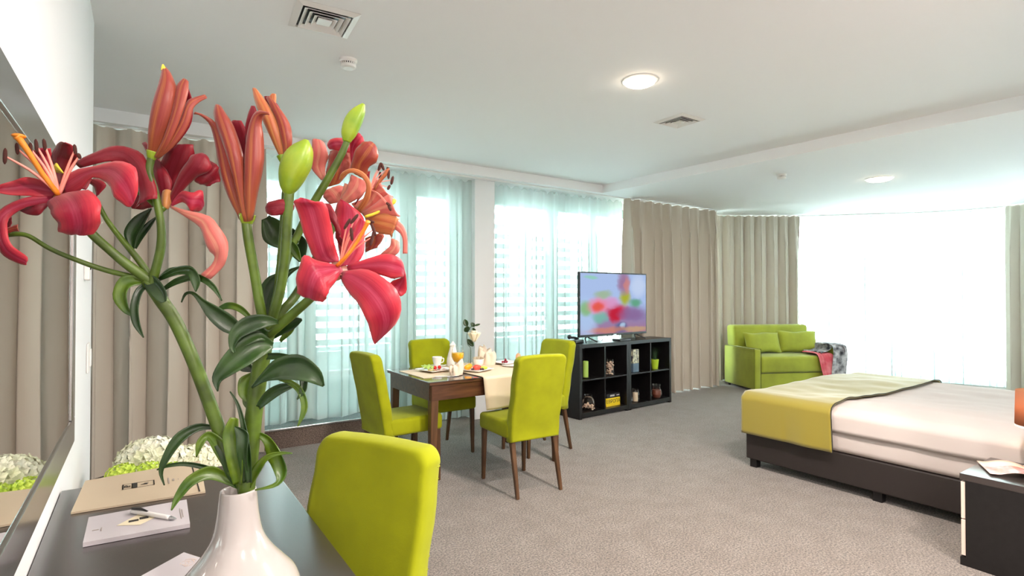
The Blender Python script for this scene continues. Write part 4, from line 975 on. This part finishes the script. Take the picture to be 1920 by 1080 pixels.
o.location = (3.0, 4.30, TZ+.046); tag(o, 'brown boiled egg sitting in the egg cup', 'egg')
def cutlery(name, x, y, rz, label, L_=.2):
    bm = bmesh.new(); bx(bm, 0, L_*.55, -.006, .006, 0, .003, bev=.001); bx(bm, L_*.55, L_, -.010, .010, .0, .002, bev=.0008)
    o = obj(name, bm, M_metal); o.location = (x, y, TZ+.0045); o.rotation_euler = (0, 0, rz); tag(o, label, name.split('_')[-1])
cutlery('table_knife', 1.98, 4.02, radians(-15), 'steel table knife in front of the left food plate')
cutlery('table_fork', 1.93, 4.52, radians(5), 'steel fork behind the left food plate', .17)
# bud vase with a white rose
t = thing('bud_vase', 'slim clear glass bud vase on the runner', 'vase', (2.60, 4.52, TZ+.005))
obj('vase_body', lathe(crom([(.026, 0), (.028, .01), (.016, .06), (.012, .13), (.017, .165), (.016, .166)], 26), 28, cap=False), M_clear, t, smooth=True)
rb = Vector((2.60, 4.52, TZ+.02)); top_ = at(889, 627, 5.19)
t = thing('white_rose', 'single cream white rose standing in the slim glass vase', 'rose', tuple(rb))
S = lambda px, py, dd=0: at(px, py, 5.19+dd) - rb
obj('stem', merge([tube([(0, 0, 0), (0, 0, .14), S(877, 645), S(876, 625), S(884, 612), S(896, 609)], [.003, .003, .0035, .003, .003, .002], 6, res=20)]), M_leaf, t, smooth=True)
V = []; Fc = []
ctr = S(889, 628)
for ring, (nn, R, tl) in enumerate(((3, .020, .15), (4, .032, .3), (5, .045, .6), (6, .058, .95))):
    for k in range(nn):
        a0 = 2*pi*k/nn+ring*.7; base = len(V)
        for i in range(6):
            for j in range(6):
                u = (i/5-.5)*2*pi/nn*1.25; v = j/5; r = R*(.25+.75*sin(v*pi*.5))*(1+.12*v*tl)
                z = (v-.5)*(.050+R*.9) + (.012 if ring < 2 else 0)
                V.append(ctr+Vector((r*cos(a0+u), r*sin(a0+u), z-.004*ring-(.02*tl*v**3))))
        Fc += [(base+i*6+j, base+(i+1)*6+j, base+(i+1)*6+j+1, base+i*6+j+1) for i in range(5) for j in range(5)]
obj('flower_head', (V, Fc), principled('cream_rose_petal', (.90, .82, .62), .5), t, smooth=True, mods=[('SOLIDIFY', dict(thickness=.0015))])
def rleaf(px, py, ang, L_, W_):
    p = []
    for k in range(7):
        v = k/6; w = W_*sin(pi*min(1, v*.93+.03))**.8; p.append((px+cos(ang)*L_*v, py-sin(ang)*L_*v, w, .02*v))
    rows = spine_rows([(a, b_, w, d*100) for a, b_, w, d in p]); V, Fc, U = rows_mesh(rows, d0=5.19, nr=8, nc=5, bulge=-.2)
    obj('leaf', ([Vector(v)-rb for v in V], Fc, U), M_leaf, t, smooth=True, mods=SOL)
for a in ((876, 613, 1.9, 15, 5), (880, 614, 3.8, 12, 5), (884, 612, .9, 8, 5), (886, 615, -.9, 10, 3), (889, 611, .3, 12, 2), (877, 636, -.9, 17, 5), (881, 618, 2.6, 8, 4)): rleaf(*a)

# ------------------------------------------------------------------ black shelf with TV
SA = math.atan2(5.08-4.966, 6.157-4.36); S0 = Vector((4.36, 4.966, 0)); SU = .90
def shelf_unit(off, label):
    p = S0 + Vector((cos(SA), sin(SA), 0))*off
    t = thing('cube_shelf', label, 'shelf', (p.x, p.y, 0), SA, 'black cube shelves')
    T = .045; D = .36
    for x0, x1, z0, z1 in ((0, T, 0, .9), (SU-T, SU, 0, .9)): obj('side_panel', box(x0+.001, x1-.001, 0, D, z0+.001, z1-T, bev=.001), M_dark, t)
    obj('top_panel', box(0.001, SU-.001, 0, D, .9-T, .9, bev=.001), M_dark, t)
    obj('bottom_panel', box(T, SU-T, 0, D, .02, .02+T+.01), M_dark, t)
    obj('divider', box(SU/2-.009, SU/2+.009, .004, D-.01, .075, .9-T), M_dark, t)
    obj('middle_shelf', box(T, SU-T, .004, D-.01, .455, .473), M_dark, t)
    obj('back_board', box(T, SU-T, D-.012, D-.004, .075, .9-T), M_dark, t)
shelf_unit(0, 'black open cube shelf unit under the left half of the television')
shelf_unit(SU, 'black open cube shelf unit under the right half of the television')
def sh(u, d, z):  # point in shelf frame
    return S0 + Vector((cos(SA)*u - sin(SA)*d, sin(SA)*u + cos(SA)*d, z))
# television
tvm = bpy.data.materials.new('television_picture'); tvm.use_nodes = True
nt = tvm.node_tree; N = nt.nodes; L = nt.links
N.remove(N['Principled BSDF']); em = N.new('ShaderNodeEmission'); em.inputs[1].default_value = .5
uv = N.new('ShaderNodeUVMap')
nz = N.new('ShaderNodeTexNoise'); nz.inputs['Scale'].default_value = 7; nz.inputs['Detail'].default_value = 3; L.new(uv.outputs[0], nz.inputs['Vector'])
vm = N.new('ShaderNodeVectorMath'); vm.operation = 'MULTIPLY_ADD'; vm.inputs[1].default_value = (.09, .09, 0)
L.new(nz.outputs['Color'], vm.inputs[0]); L.new(uv.outputs[0], vm.inputs[2])
sp = N.new('ShaderNodeSeparateXYZ'); L.new(vm.outputs[0], sp.inputs[0])
rp = N.new('ShaderNodeValToRGB'); e = rp.color_ramp.elements; e[0].position = .05; e[0].color = (.42, .20, .30, 1); e[1].position = .55; e[1].color = (.42, .55, .85, 1)
q = e.new(.28); q.color = (.30, .24, .45, 1)
L.new(sp.outputs[1], rp.inputs[0]); cur = rp.outputs[0]
for (u, v, ru, rv, col, s) in [(.08, .25, .16, .35, (.45, .62, .90), .9), (.08, .42, .10, .12, (.25, .50, .18), .9), (.27, .47, .17, .14, (.85, .25, .38), 1), (.25, .45, .08, .08, (.80, .10, .05), .9),
                               (.33, .66, .14, .07, (.35, .48, .15), .7), (.28, .27, .12, .10, (.20, .50, .40), .9), (.55, .36, .18, .13, (.60, .02, .06), 1), (.50, .28, .10, .12, (.55, .02, .05), 1), (.45, .52, .12, .10, (.75, .30, .55), .8),
                               (.66, .60, .09, .14, (.42, .45, .04), 1), (.64, .86, .10, .20, (.35, .18, .32), .95), (.69, .80, .05, .14, (.65, .25, .22), .8), (.82, .50, .10, .08, (.12, .38, .22), .95), (.78, .32, .22, .12, (.26, .14, .32), .9),
                               (.88, .80, .12, .20, (.62, .72, .92), .7), (.60, .08, .10, .10, (.10, .14, .30), .95), (.62, .12, .04, .05, (.45, .60, .80), .9), (.40, .06, .30, .05, (.70, .25, .10), .6), (.85, .05, .22, .05, (.60, .40, .18), .7), (.15, .93, .10, .03, (.25, .70, .35), .6)]:
    du = N.new('ShaderNodeMath'); du.operation = 'SUBTRACT'; du.inputs[1].default_value = u+.045; L.new(sp.outputs[0], du.inputs[0])
    dv_ = N.new('ShaderNodeMath'); dv_.operation = 'SUBTRACT'; dv_.inputs[1].default_value = v+.045; L.new(sp.outputs[1], dv_.inputs[0])
    a = N.new('ShaderNodeMath'); a.operation = 'DIVIDE'; a.inputs[1].default_value = ru; L.new(du.outputs[0], a.inputs[0])
    b_ = N.new('ShaderNodeMath'); b_.operation = 'DIVIDE'; b_.inputs[1].default_value = rv; L.new(dv_.outputs[0], b_.inputs[0])
    a2 = N.new('ShaderNodeMath'); a2.operation = 'MULTIPLY'; L.new(a.outputs[0], a2.inputs[0]); L.new(a.outputs[0], a2.inputs[1])
    b2 = N.new('ShaderNodeMath'); b2.operation = 'MULTIPLY_ADD'; L.new(b_.outputs[0], b2.inputs[0]); L.new(b_.outputs[0], b2.inputs[1]); L.new(a2.outputs[0], b2.inputs[2])
    mr = N.new('ShaderNodeMapRange'); mr.interpolation_type = 'SMOOTHSTEP'; mr.inputs[1].default_value = .0; mr.inputs[2].default_value = 1.7; mr.inputs[3].default_value = s; mr.inputs[4].default_value = 0
    L.new(b2.outputs[0], mr.inputs[0])
    x = N.new('ShaderNodeMixRGB'); x.inputs[2].default_value = (*col, 1); L.new(mr.outputs[0], x.inputs[0]); L.new(cur, x.inputs[1]); cur = x.outputs[0]
L.new(cur, em.inputs[0]); L.new(em.outputs[0], N['Material Output'].inputs[0])
TV0 = sh(.125, .13, 0); TW, TZ0, TZ1 = 1.30, .972, 1.79
t = thing('television', 'flat screen television showing a blurred red flower picture on the black shelf', 'television', (TV0.x, TV0.y, .9), SA)
obj('casing', box(0, TW, 0, .035, TZ0-.9, TZ1-.9, bev=.004), M_black, t)
V = [(.018, -.0015, TZ0-.9+.03), (TW-.018, -.0015, TZ0-.9+.03), (TW-.018, -.0015, TZ1-.9-.018), (.018, -.0015, TZ1-.9-.018)]
obj('screen', (V, [(0, 1, 2, 3)], [(0, 0), (1, 0), (1, 1), (0, 1)]), tvm, t, label='lit screen')
obj('maker_badge', box(TW/2-.03, TW/2+.03, -.0035, -.001, TZ0-.9+.008, TZ0-.9+.017), M_metal, t)
for u in (.16, TW-.2):
    for s_ in (-1, 1):
        obj('stand_leg', tube([(u, .02, .08), (u+s_*.04, .015, .055), (u+s_*.10, -.06+(s_ > 0)*.0, .010)], [.010, .009, .008], 8, res=10), M_black, t, smooth=True)
# set-top box, telephone, items
p = sh(.86, .06, .9); t = thing('set_top_box', 'small black set-top box under the middle of the television', 'set-top box', tuple(p), SA)
obj('case', box(-.10, .12, -.03, .10, 0, .028, bev=.003), M_black, t); obj('display', box(.02, .09, -.0315, -.030, .008, .02), principled('dark_glass', (.05, .06, .07), .05), t)
p = sh(.09, .20, .9); t = thing('telephone', 'black desk telephone on the left end of the black shelf', 'telephone', tuple(p), SA+.3)
obj('phone_base', box(-.10, .12, -.09, .09, 0, .045, bev=.012), M_black, t)
obj('handset', tube([(-.10, .0, .085), (-.05, .0, .078), (.03, 0, .068), (.10, 0, .045)], [.028, .018, .016, .026], 10, res=18), M_black, t, smooth=True)
o = obj('cable', tube([sh(.60, .20, .905), sh(.62, .15, .96), sh(.70, .14, .98)], [.003]*3, 6, res=12), M_black, None, smooth=True); tag(o, 'thin black cable hanging under the television', 'cable')
def jar(u, z, prof, m, label, inner=None, im=None, innername='filling', d=.09, cat='jar'):
    p = sh(u, d, z); t = thing('glass_jar' if cat == 'jar' else cat, label, cat, tuple(p), 0)
    obj('jar_glass', lathe(crom(prof, 26), 24, cap=False), m, t, smooth=True)
    if inner: obj(innername, inner, im, t, smooth=False)
    return t
Z_LO, Z_UP = .0755, .4735
M_nuts = principled('tan_shells', (.55, .33, .22), .6, col2=(.75, .58, .45), vscale=40)
def pebbles(r, h, n, s, rs=.017):
    g = random.Random(s); return merge([ico((g.uniform(-1, 1)*r*.7, g.uniform(-1, 1)*r*.7, rs+g.random()*h), rs*g.uniform(.8, 1.2), 1, (1, .8, .7)) for _ in range(n)])
def su(px, d=.09): # position along the shelf, at depth d, for a sight line
    nv = Vector((-sin(SA), cos(SA), 0)); r = ray(px, 700); e0 = Vector((0, 0, EYE)); k = ((S0-e0).dot(nv)+d)/r.dot(nv)
    return (e0+r*k-S0).dot(Vector((cos(SA), sin(SA), 0)))
jar(su(1103), Z_LO, [(.05, 0), (.078, .03), (.085, .09), (.07, .14), (.052, .165), (.055, .19)], M_clear, 'round glass jar of shells in the lower left cube of the shelf', pebbles(.09, .06, 34, 3), M_nuts)
jar(su(1144), Z_UP, [(.055, 0), (.058, .02), (.045, .12), (.040, .20)], M_clear, 'tall glass jar filled with pink pebbles in the upper shelf cube behind the divider', pebbles(.055, .155, 60, 5, .014), M_nuts)
jar(su(1191), Z_LO, [(.04, 0), (.055, .02), (.058, .09), (.045, .16), (.05, .17)], M_clear, 'glass candle jar in the lower cube right of the middle panels', lathe([(.035, .005), (.035, .12)], 20), principled('cream_wax', (.72, .58, .40), .6), 'candle')
jar(su(1231), Z_LO, [(.05, 0), (.072, .03), (.078, .08), (.055, .14), (.058, .185)], M_clear, 'brown glass jar in the lower right cube of the shelf', lathe([(.05, .004), (.066, .05), (.06, .11)], 24), principled('brown_filling', (.20, .06, .035), .35))
p = sh(su(1098, .10), .10, Z_UP); t = thing('green_candle', 'light green pillar candle in the upper left cube of the shelf', 'candle', tuple(p))
obj('wax', lathe([(.034, .012), (.034, .205), (.030, .209)], 24), principled('green_wax', (.36, .55, .10), .5), t, smooth=False)
obj('glass_dish', lathe([(.05, 0), (.055, .006), (.05, .012)], 24), M_clear, t)
# books
YB = principled('yellow_book_cover', (.80, .58, .01), .4); BB = principled('black_book_cover', (.015, .015, .018), .4)
bu = max(su(1163, .07)-.128, .606); p = sh(bu, .07, Z_LO)
t = thing('yellow_book', 'thick yellow book with black lettering lying in the lower shelf cube', 'book', tuple(p), SA)
obj('cover', box(-.14, .125, 0, .20, 0, .105, bev=.004), YB, t)
obj('brown_edge', box(-.141, .126, .001, .199, .0, .018), principled('orange_brown_band', (.45, .17, .02), .5), t)
text('title_lettering', 'ЕВРОПА', M_ink, t, (-.008, -.0012, .062), .064, (radians(90), 0, 0))
t = thing('black_book', 'black book with pale lettering lying on top of the yellow book', 'book', (p.x, p.y, Z_LO+.106), SA)
obj('cover', box(-.13, .13, .005, .20, 0, .052, bev=.003), BB, t)
deco_v = box(-.06, .02, .003, .0052, .018, .038); obj('spine_label', deco_v, principled('pale_spine_print', (.5, .5, .5), .5), t)
obj('spine_print', box(.06, .11, .003, .0052, .022, .034), MATS['pale_spine_print'], t)
# photo box with flower print
p = sh(su(1193, .06), .06, Z_UP)
t = thing('printed_gift_box', 'upright box printed with pale flowers in the upper cube right of the middle panels', 'box', tuple(p), SA)
pm = principled('flower_print', (.03, .03, .06), .4, col2=(.80, .80, .55), vscale=26, vdet=2)
obj('carton', box(-.06, .055, 0, .06, 0, .115, bev=.002), principled('blue_grey_card', (.10, .16, .22), .5), t)
obj('printed_panel', box(-.06, .055, .0, .06, .1155, .30, bev=.002), pm, t)
# potted grass
p = sh(su(1228, .11), .11, Z_UP); t = thing('potted_grass', 'small lime green pot of grass in the upper right cube of the shelf', 'potted plant', tuple(p))
obj('pot', lathe([(.040, 0), (.054, .125), (.054, .132), (.046, .128)], 28), principled('lime_pot', (.42, .60, .03), .4), t)
V = []; Fc = []; g = random.Random(4)
for k in range(70):
    a = g.uniform(0, 6.28); r = g.uniform(0, .035); ln = g.uniform(.10, .19); sp_ = g.uniform(.2, 1.0)*.10; b0 = Vector((r*cos(a), r*sin(a), .12)); i = len(V); s = Vector((-sin(a), cos(a), 0))*.0022
    for j in range(4):
        v = j/3; c_ = b0+Vector((cos(a)*sp_*v*v, sin(a)*sp_*v*v, ln*v)); V += [c_-s*(1-v*.9), c_+s*(1-v*.9)]
    Fc += [(i+2*j, i+2*j+1, i+2*j+3, i+2*j+2) for j in range(3)]
obj('grass_blades', (V, Fc), principled('dark_grass', (.03, .08, .03), .5), t)

# ------------------------------------------------------------------ sofa
t = thing('sofa', 'lime green two-seat sofa in front of the bay curtains', 'sofa', (7.775, 4.83, 0), radians(-25))
WS = 1.46
obj('arm', box(0, .11, 0, .86, .04, .665, bev=.025, seg=3), M_sofa, t, smooth=True)
obj('arm', box(WS-.11, WS, 0, .86, .04, .665, bev=.025, seg=3), M_sofa, t, smooth=True)
obj('base', box(.112, WS-.112, .03, .84, .04, .285, bev=.008), M_sofa, t)
bm = box(.114, WS-.114, .0, .66, .292, .545, bev=.045, seg=4)
for v in bm.verts:
    if v.co.z > .5: v.co.z += .015*(1-((v.co.x-WS/2)/.65)**2)
obj('seat_cushion', bm, M_sofa, t, smooth=True)
bm = box(.05, WS-.05, .60, .84, .30, 1.0, bev=.05, seg=4)
for v in bm.verts: v.co.y += .10*max(0, v.co.z-.5); v.co.z += .0
obj('back_cushion', bm, M_sofa, t, smooth=True)
M_pipe = principled('dark_piping', (.12, .15, .01), .7)
for x in (.0, .11, WS-.11, WS): obj('piping', tube([(x+(.003 if x in (.11,) else 0), .012, .06), (x, .004, .35), (x, .006, .64), (x, .10, .664), (x, .8, .664)], [.004]*5, 6, res=30), M_pipe, t, smooth=True)
for x, y in ((.06, .06), (WS-.06, .06), (.06, .8), (WS-.06, .8)): obj('foot', lathe([(.02, 0), (.022, .04)], 12, cx=x, cy=y), M_black, t)
def pillow(u, w, h, label, rz, tilt, z=.56, d=.44):
    A_ = radians(-25); p = Vector((7.775, 4.83, 0)) + Vector((cos(A_)*u - sin(A_)*d, sin(A_)*u + cos(A_)*d, z))
    n = 20; V = []; Fc = []
    for side in (-1, 1):
        for j in range(n):
            for i in range(n):
                a, b_ = 2*i/(n-1)-1, 2*j/(n-1)-1
                pin = 1-.07*(1-abs(a)**2)*abs(b_)**3; pin2 = 1-.07*(1-abs(b_)**2)*abs(a)**3
                th_ = .075*((1-a**4)*(1-b_**4))**.55
                V.append((a*w/2*pin2, side*th_, b_*h/2*pin+h/2+.008*sin(a*5+rz*7)))
    for s_ in (0, 1):
        k = s_*n*n
        for j in range(n-1):
            for i in range(n-1):
                q = (k+j*n+i, k+j*n+i+1, k+(j+1)*n+i+1, k+(j+1)*n+i); Fc.append(q if s_ == 0 else q[::-1])
    o = obj('cushion', (V, Fc), M_sofa, None, smooth=True); o.location = p; o.rotation_euler = (radians(tilt), 0, A_+rz); tag(o, label, 'cushion')
pillow(.46, .66, .34, 'left lime green cushion leaning on the sofa back', radians(4), -16)
pillow(1.09, .66, .36, 'right lime green cushion leaning on the sofa back', radians(-8), -18)
# shawl over the right arm
M_print = principled('black_white_paisley', (.02, .022, .035), .8, col2=(.62, .62, .64), vscale=11, vdet=4)
M_redp = principled('red_scarf_end', (.62, .07, .10), .8, col2=(.75, .22, .24), vscale=9)
A_ = radians(-25)
def arm_fn(u, v):
    # v: 0 seat side -> 1 outer side, u: along the arm depth
    path = [(1.12, .575), (1.24, .585), (1.325, .62), (1.335, .675), (1.36, .70), (1.45, .705), (1.485, .66), (1.50, .45), (1.51, .22)]
    k = v*(len(path)-1); i = min(int(k), len(path)-2); f_ = k-i; x = path[i][0]*(1-f_)+path[i+1][0]*f_; z = path[i][1]*(1-f_)+path[i+1][1]*f_
    w = .018*sin(u*17+v*5)+.022*N3(u*5, v*7, 3); y = -.02+.42*u+.04*sin(v*6)
    out = 1 if v > .7 else 0
    return (x+(w*.6+.012 if out else 0), y-.02*v, z+abs(w)*(0 if out else 1)+.008)
def front_fn(u, v):
    # hangs over the seat front edge
    path = [(.30, .575), (.12, .575), (.02, .565), (-.025, .53), (-.03, .40), (-.045, .25), (-.05, .10)]
    k = v*(len(path)-1); i = min(int(k), len(path)-2); f_ = k-i; y = path[i][0]*(1-f_)+path[i+1][0]*f_; z = path[i][1]*(1-f_)+path[i+1][1]*f_
    x = 1.02+.26*u+.14*v*v+(.0 if u < .5 else .05*v)
    w = .020*sin(u*14+v*3)
    return (x, y-(abs(w)+.004 if v > .35 else 0), z+(abs(w)+.004 if v <= .45 else 0))
def top_fn(u, v):
    # dark fold lying across the arm front and falling to the floor side
    path = [(.22, .715), (.05, .715), (-.03, .69), (-.055, .55), (-.06, .35), (-.06, .12)]
    k = v*(len(path)-1); i = min(int(k), len(path)-2); f_ = k-i; y = path[i][0]*(1-f_)+path[i+1][0]*f_; z = path[i][1]*(1-f_)+path[i+1][1]*f_
    x = 1.27+.25*u+.03*sin(v*4); w = .018*sin(u*15+v*4)
    return (x, y-(abs(w) if v > .4 else 0), z+(abs(w) if v <= .4 else 0))
t = thing('scarf', 'patterned black white and red scarf draped over the right sofa arm', 'scarf', (7.775, 4.83, 0), A_)
sm = [('SOLIDIFY', dict(thickness=.004)), ('SUBSURF', dict(levels=1, render_levels=1))]
obj('patterned_cloth', grid(arm_fn, 26, 30), M_print, t, smooth=True, mods=sm)
obj('patterned_fold', grid(top_fn, 22, 26), M_print, t, smooth=True, mods=sm)
obj('red_end', grid(front_fn, 22, 26), M_redp, t, smooth=True, mods=sm, label='red end of the scarf')

# ------------------------------------------------------------------ bed
BX0, BX1, BY0, BY1 = 4.40, 6.50, .72, 2.82
t = thing('bed', 'large double bed with dark upholstered base and white linen', 'bed', (4.40, .72, 0))
obj('bed_base', box(0, 2.1, 0, 2.1, .075, .30, bev=.01), M_base, t)
for x, y in ((.03, 2.02), (.03, 1.05), (2.02, 2.02), (.03, .1), (2.02, .1)): obj('leg', box(x, x+.06, y, y+.06, 0, .076), M_black, t)
bm = box(-.012, 2.1, .0, 2.09, .30, .60, bev=.05, seg=4); obj('mattress', bm, M_sheet, t, smooth=True)
def bed_z(x, y):
    return .022*sin((x-4.4)*3.1+.4)*sin((y-.7)*2.2) + .020*N3(x*2.2, y*2.2, 1.5) + .010*N3(x*6, y*5, 4.2)
def duvet_fn(u, v):
    W_ = 2.1; s = -.14 + u*(W_+.28); y = .74 + v*2.06
    if s < 0: x = BX0-.028; z = .615+s*1.0+.0; x -= .008*N3(y*4, s*6, 2); z = .60+s
    elif s > W_: x = BX1+.02; z = .60-(s-W_)
    else:
        e = min(s, W_-s); x = BX0-.02+s*(W_+.04)/W_; z = .615+.022*min(1, e/.12)**.5+bed_z(x, y)*min(1, e/.25)
    if s < .04 and s >= 0: z = .60+.015*(s/.04)
    return (x, y, z)
tag(obj('duvet', grid(duvet_fn, 90, 70), M_sheet, None, smooth=True, mods=[('SOLIDIFY', dict(thickness=.010, offset=1))]), 'white duvet spread over the bed beyond the olive runner', 'duvet')
def runner_bed(u, v):
    W_ = 2.12; dr = .32; s = -dr + u*(W_+2*dr); y = 2.07 + v*.752
    y += .02*sin(u*9)*(1-v)*.6
    if s < 0:
        k = -s; x = BX0-.052-.02*(k/dr)*N3(y*3, 1)*1.0-.008; z = .625-k+.0
        if v < .5: x -= .006*sin(y*20)*(k/dr)
    elif s > W_: x = BX1+.035; z = .62-(s-W_)
    else:
        e = min(s, W_-s); x = BX0-.048+s*(W_+.06)/W_; z = .640+.022*min(1, e/.12)**.5+bed_z(x, min(y, 2.80))*min(1, e/.25)
        if e < .03: z = .628+.012*e/.03
    return (x, y, z)
o = tag(obj('bed_runner', grid(runner_bed, 100, 40), [M_runner], None, smooth=True, mods=[('SOLIDIFY', dict(thickness=.006, offset=1))]), 'olive green cloth runner laid across the foot of the bed', 'bed runner')
hem = [runner_bed(u/60, 0) for u in range(0, 61)]
he = obj('hem', tube([Vector(q)+Vector((0, -.003, .010)) for q in hem], [.004]*61, 6, res=120), principled('dark_hem', (.03, .03, .02), .8), o, smooth=True)

# ------------------------------------------------------------------ nightstand, lamp, magazine
NX, NY = 3.787, 1.127
t = thing('nightstand', 'dark nightstand with pale drawer fronts beside the bed', 'nightstand', (NX, NY, 0))
obj('body', box(0, .52, -.46, -.025, .045, .47), M_dark, t)
obj('top_panel', box(0, .52, -.46, .0, .47, .507, bev=.002), M_desk, t)
obj('plinth', box(.0, .52, -.46, 0, 0, .045), M_dark, t)
M_draw = principled('pale_drawer_front', (.70, .56, .48), .4)
for z0, z1 in ((.055, .252), (.258, .462)): obj('drawer_front', box(.004, .516, -.025, -.004, z0, z1, bev=.002), M_draw, t)
LX, LY = 4.235, .87
t = thing('table_lamp', 'table lamp with a glowing orange-brown drum shade at the right edge', 'lamp', (LX, LY, .507))
obj('lamp_base', lathe(crom([(.06, 0), (.058, .012), (.012, .03), (.010, .12), (.010, .26)], 20), 24), M_white, t, smooth=True)
ms = bpy.data.materials.new('lamp_shade_cloth'); ms.use_nodes = True; nt = ms.node_tree; N = nt.nodes; L = nt.links
N.remove(N['Principled BSDF']); d_ = N.new('ShaderNodeBsdfDiffuse'); d_.inputs[0].default_value = (.35, .20, .13, 1); tl = N.new('ShaderNodeBsdfTranslucent'); tl.inputs[0].default_value = (.55, .30, .19, 1)
x = N.new('ShaderNodeMixShader'); x.inputs[0].default_value = .55; L.new(d_.outputs[0], x.inputs[1]); L.new(tl.outputs[0], x.inputs[2]); L.new(x.outputs[0], N['Material Output'].inputs[0])
obj('lamp_shade', lathe([(.125, .245), (.120, .445)], 40, cap=False), ms, t, smooth=True, mods=[('SOLIDIFY', dict(thickness=.0015))])
obj('shade_ring', lathe([(.126, .238), (.126, .250), (.118, .250), (.118, .238)], 40, cap=False), M_white, t)
o = obj('bulb', ico((0, 0, .33), .028, 2), principled('bulb_glow', (1, .8, .6), .5, emis=(1, .62, .33), estr=10), t, smooth=True)
l = bpy.data.lights.new('bulb_light', 'POINT'); l.energy = 1.6; l.color = (1, .62, .33); l.shadow_soft_size = .03
lo = bpy.data.objects.new('bulb_light', l); C.objects.link(lo); lo.parent = t; lo.location = (0, 0, .375)
# open magazine
t = thing('magazine', 'open magazine with a sunset photograph lying on the nightstand', 'magazine', (4.09, .90, .509), radians(-62))
M_sun = principled('sunset_picture', (.50, .10, .03), .25, col2=(.45, .42, .50), vscale=9)
M_pagec = principled('peach_page', (.80, .58, .46), .3)
def page(sx):
    return grid(lambda u, v: (sx*(.002+.20*u), -.13+.26*v, .004+.020*sin(min(1, u*1.25)*pi)*(1-.25*u)+.004*(1-u)), 14, 8)
obj('page_block', page(-1), M_pagec, t, smooth=True, mods=[('SOLIDIFY', dict(thickness=.004))])
obj('page_block', page(1), M_pagec, t, smooth=True, mods=[('SOLIDIFY', dict(thickness=.004))])
for sx in (-1, 1):
    V, Fc, U = page(sx); V = [(x_, y_*.0+(-.140+.15*(j)), z_+.0045) for (x_, y_, z_), (u_, j) in zip(V, U)]
    obj('picture', (V, Fc, U), M_sun, t, smooth=True)
o = obj('remote_control', box(-.02, .02, -.07, .07, 0, .016, bev=.005), M_black); o.location = (3.92, .72, .509); o.rotation_euler = (0, 0, .4); tag(o, 'small black remote control in front of the magazine', 'remote control')
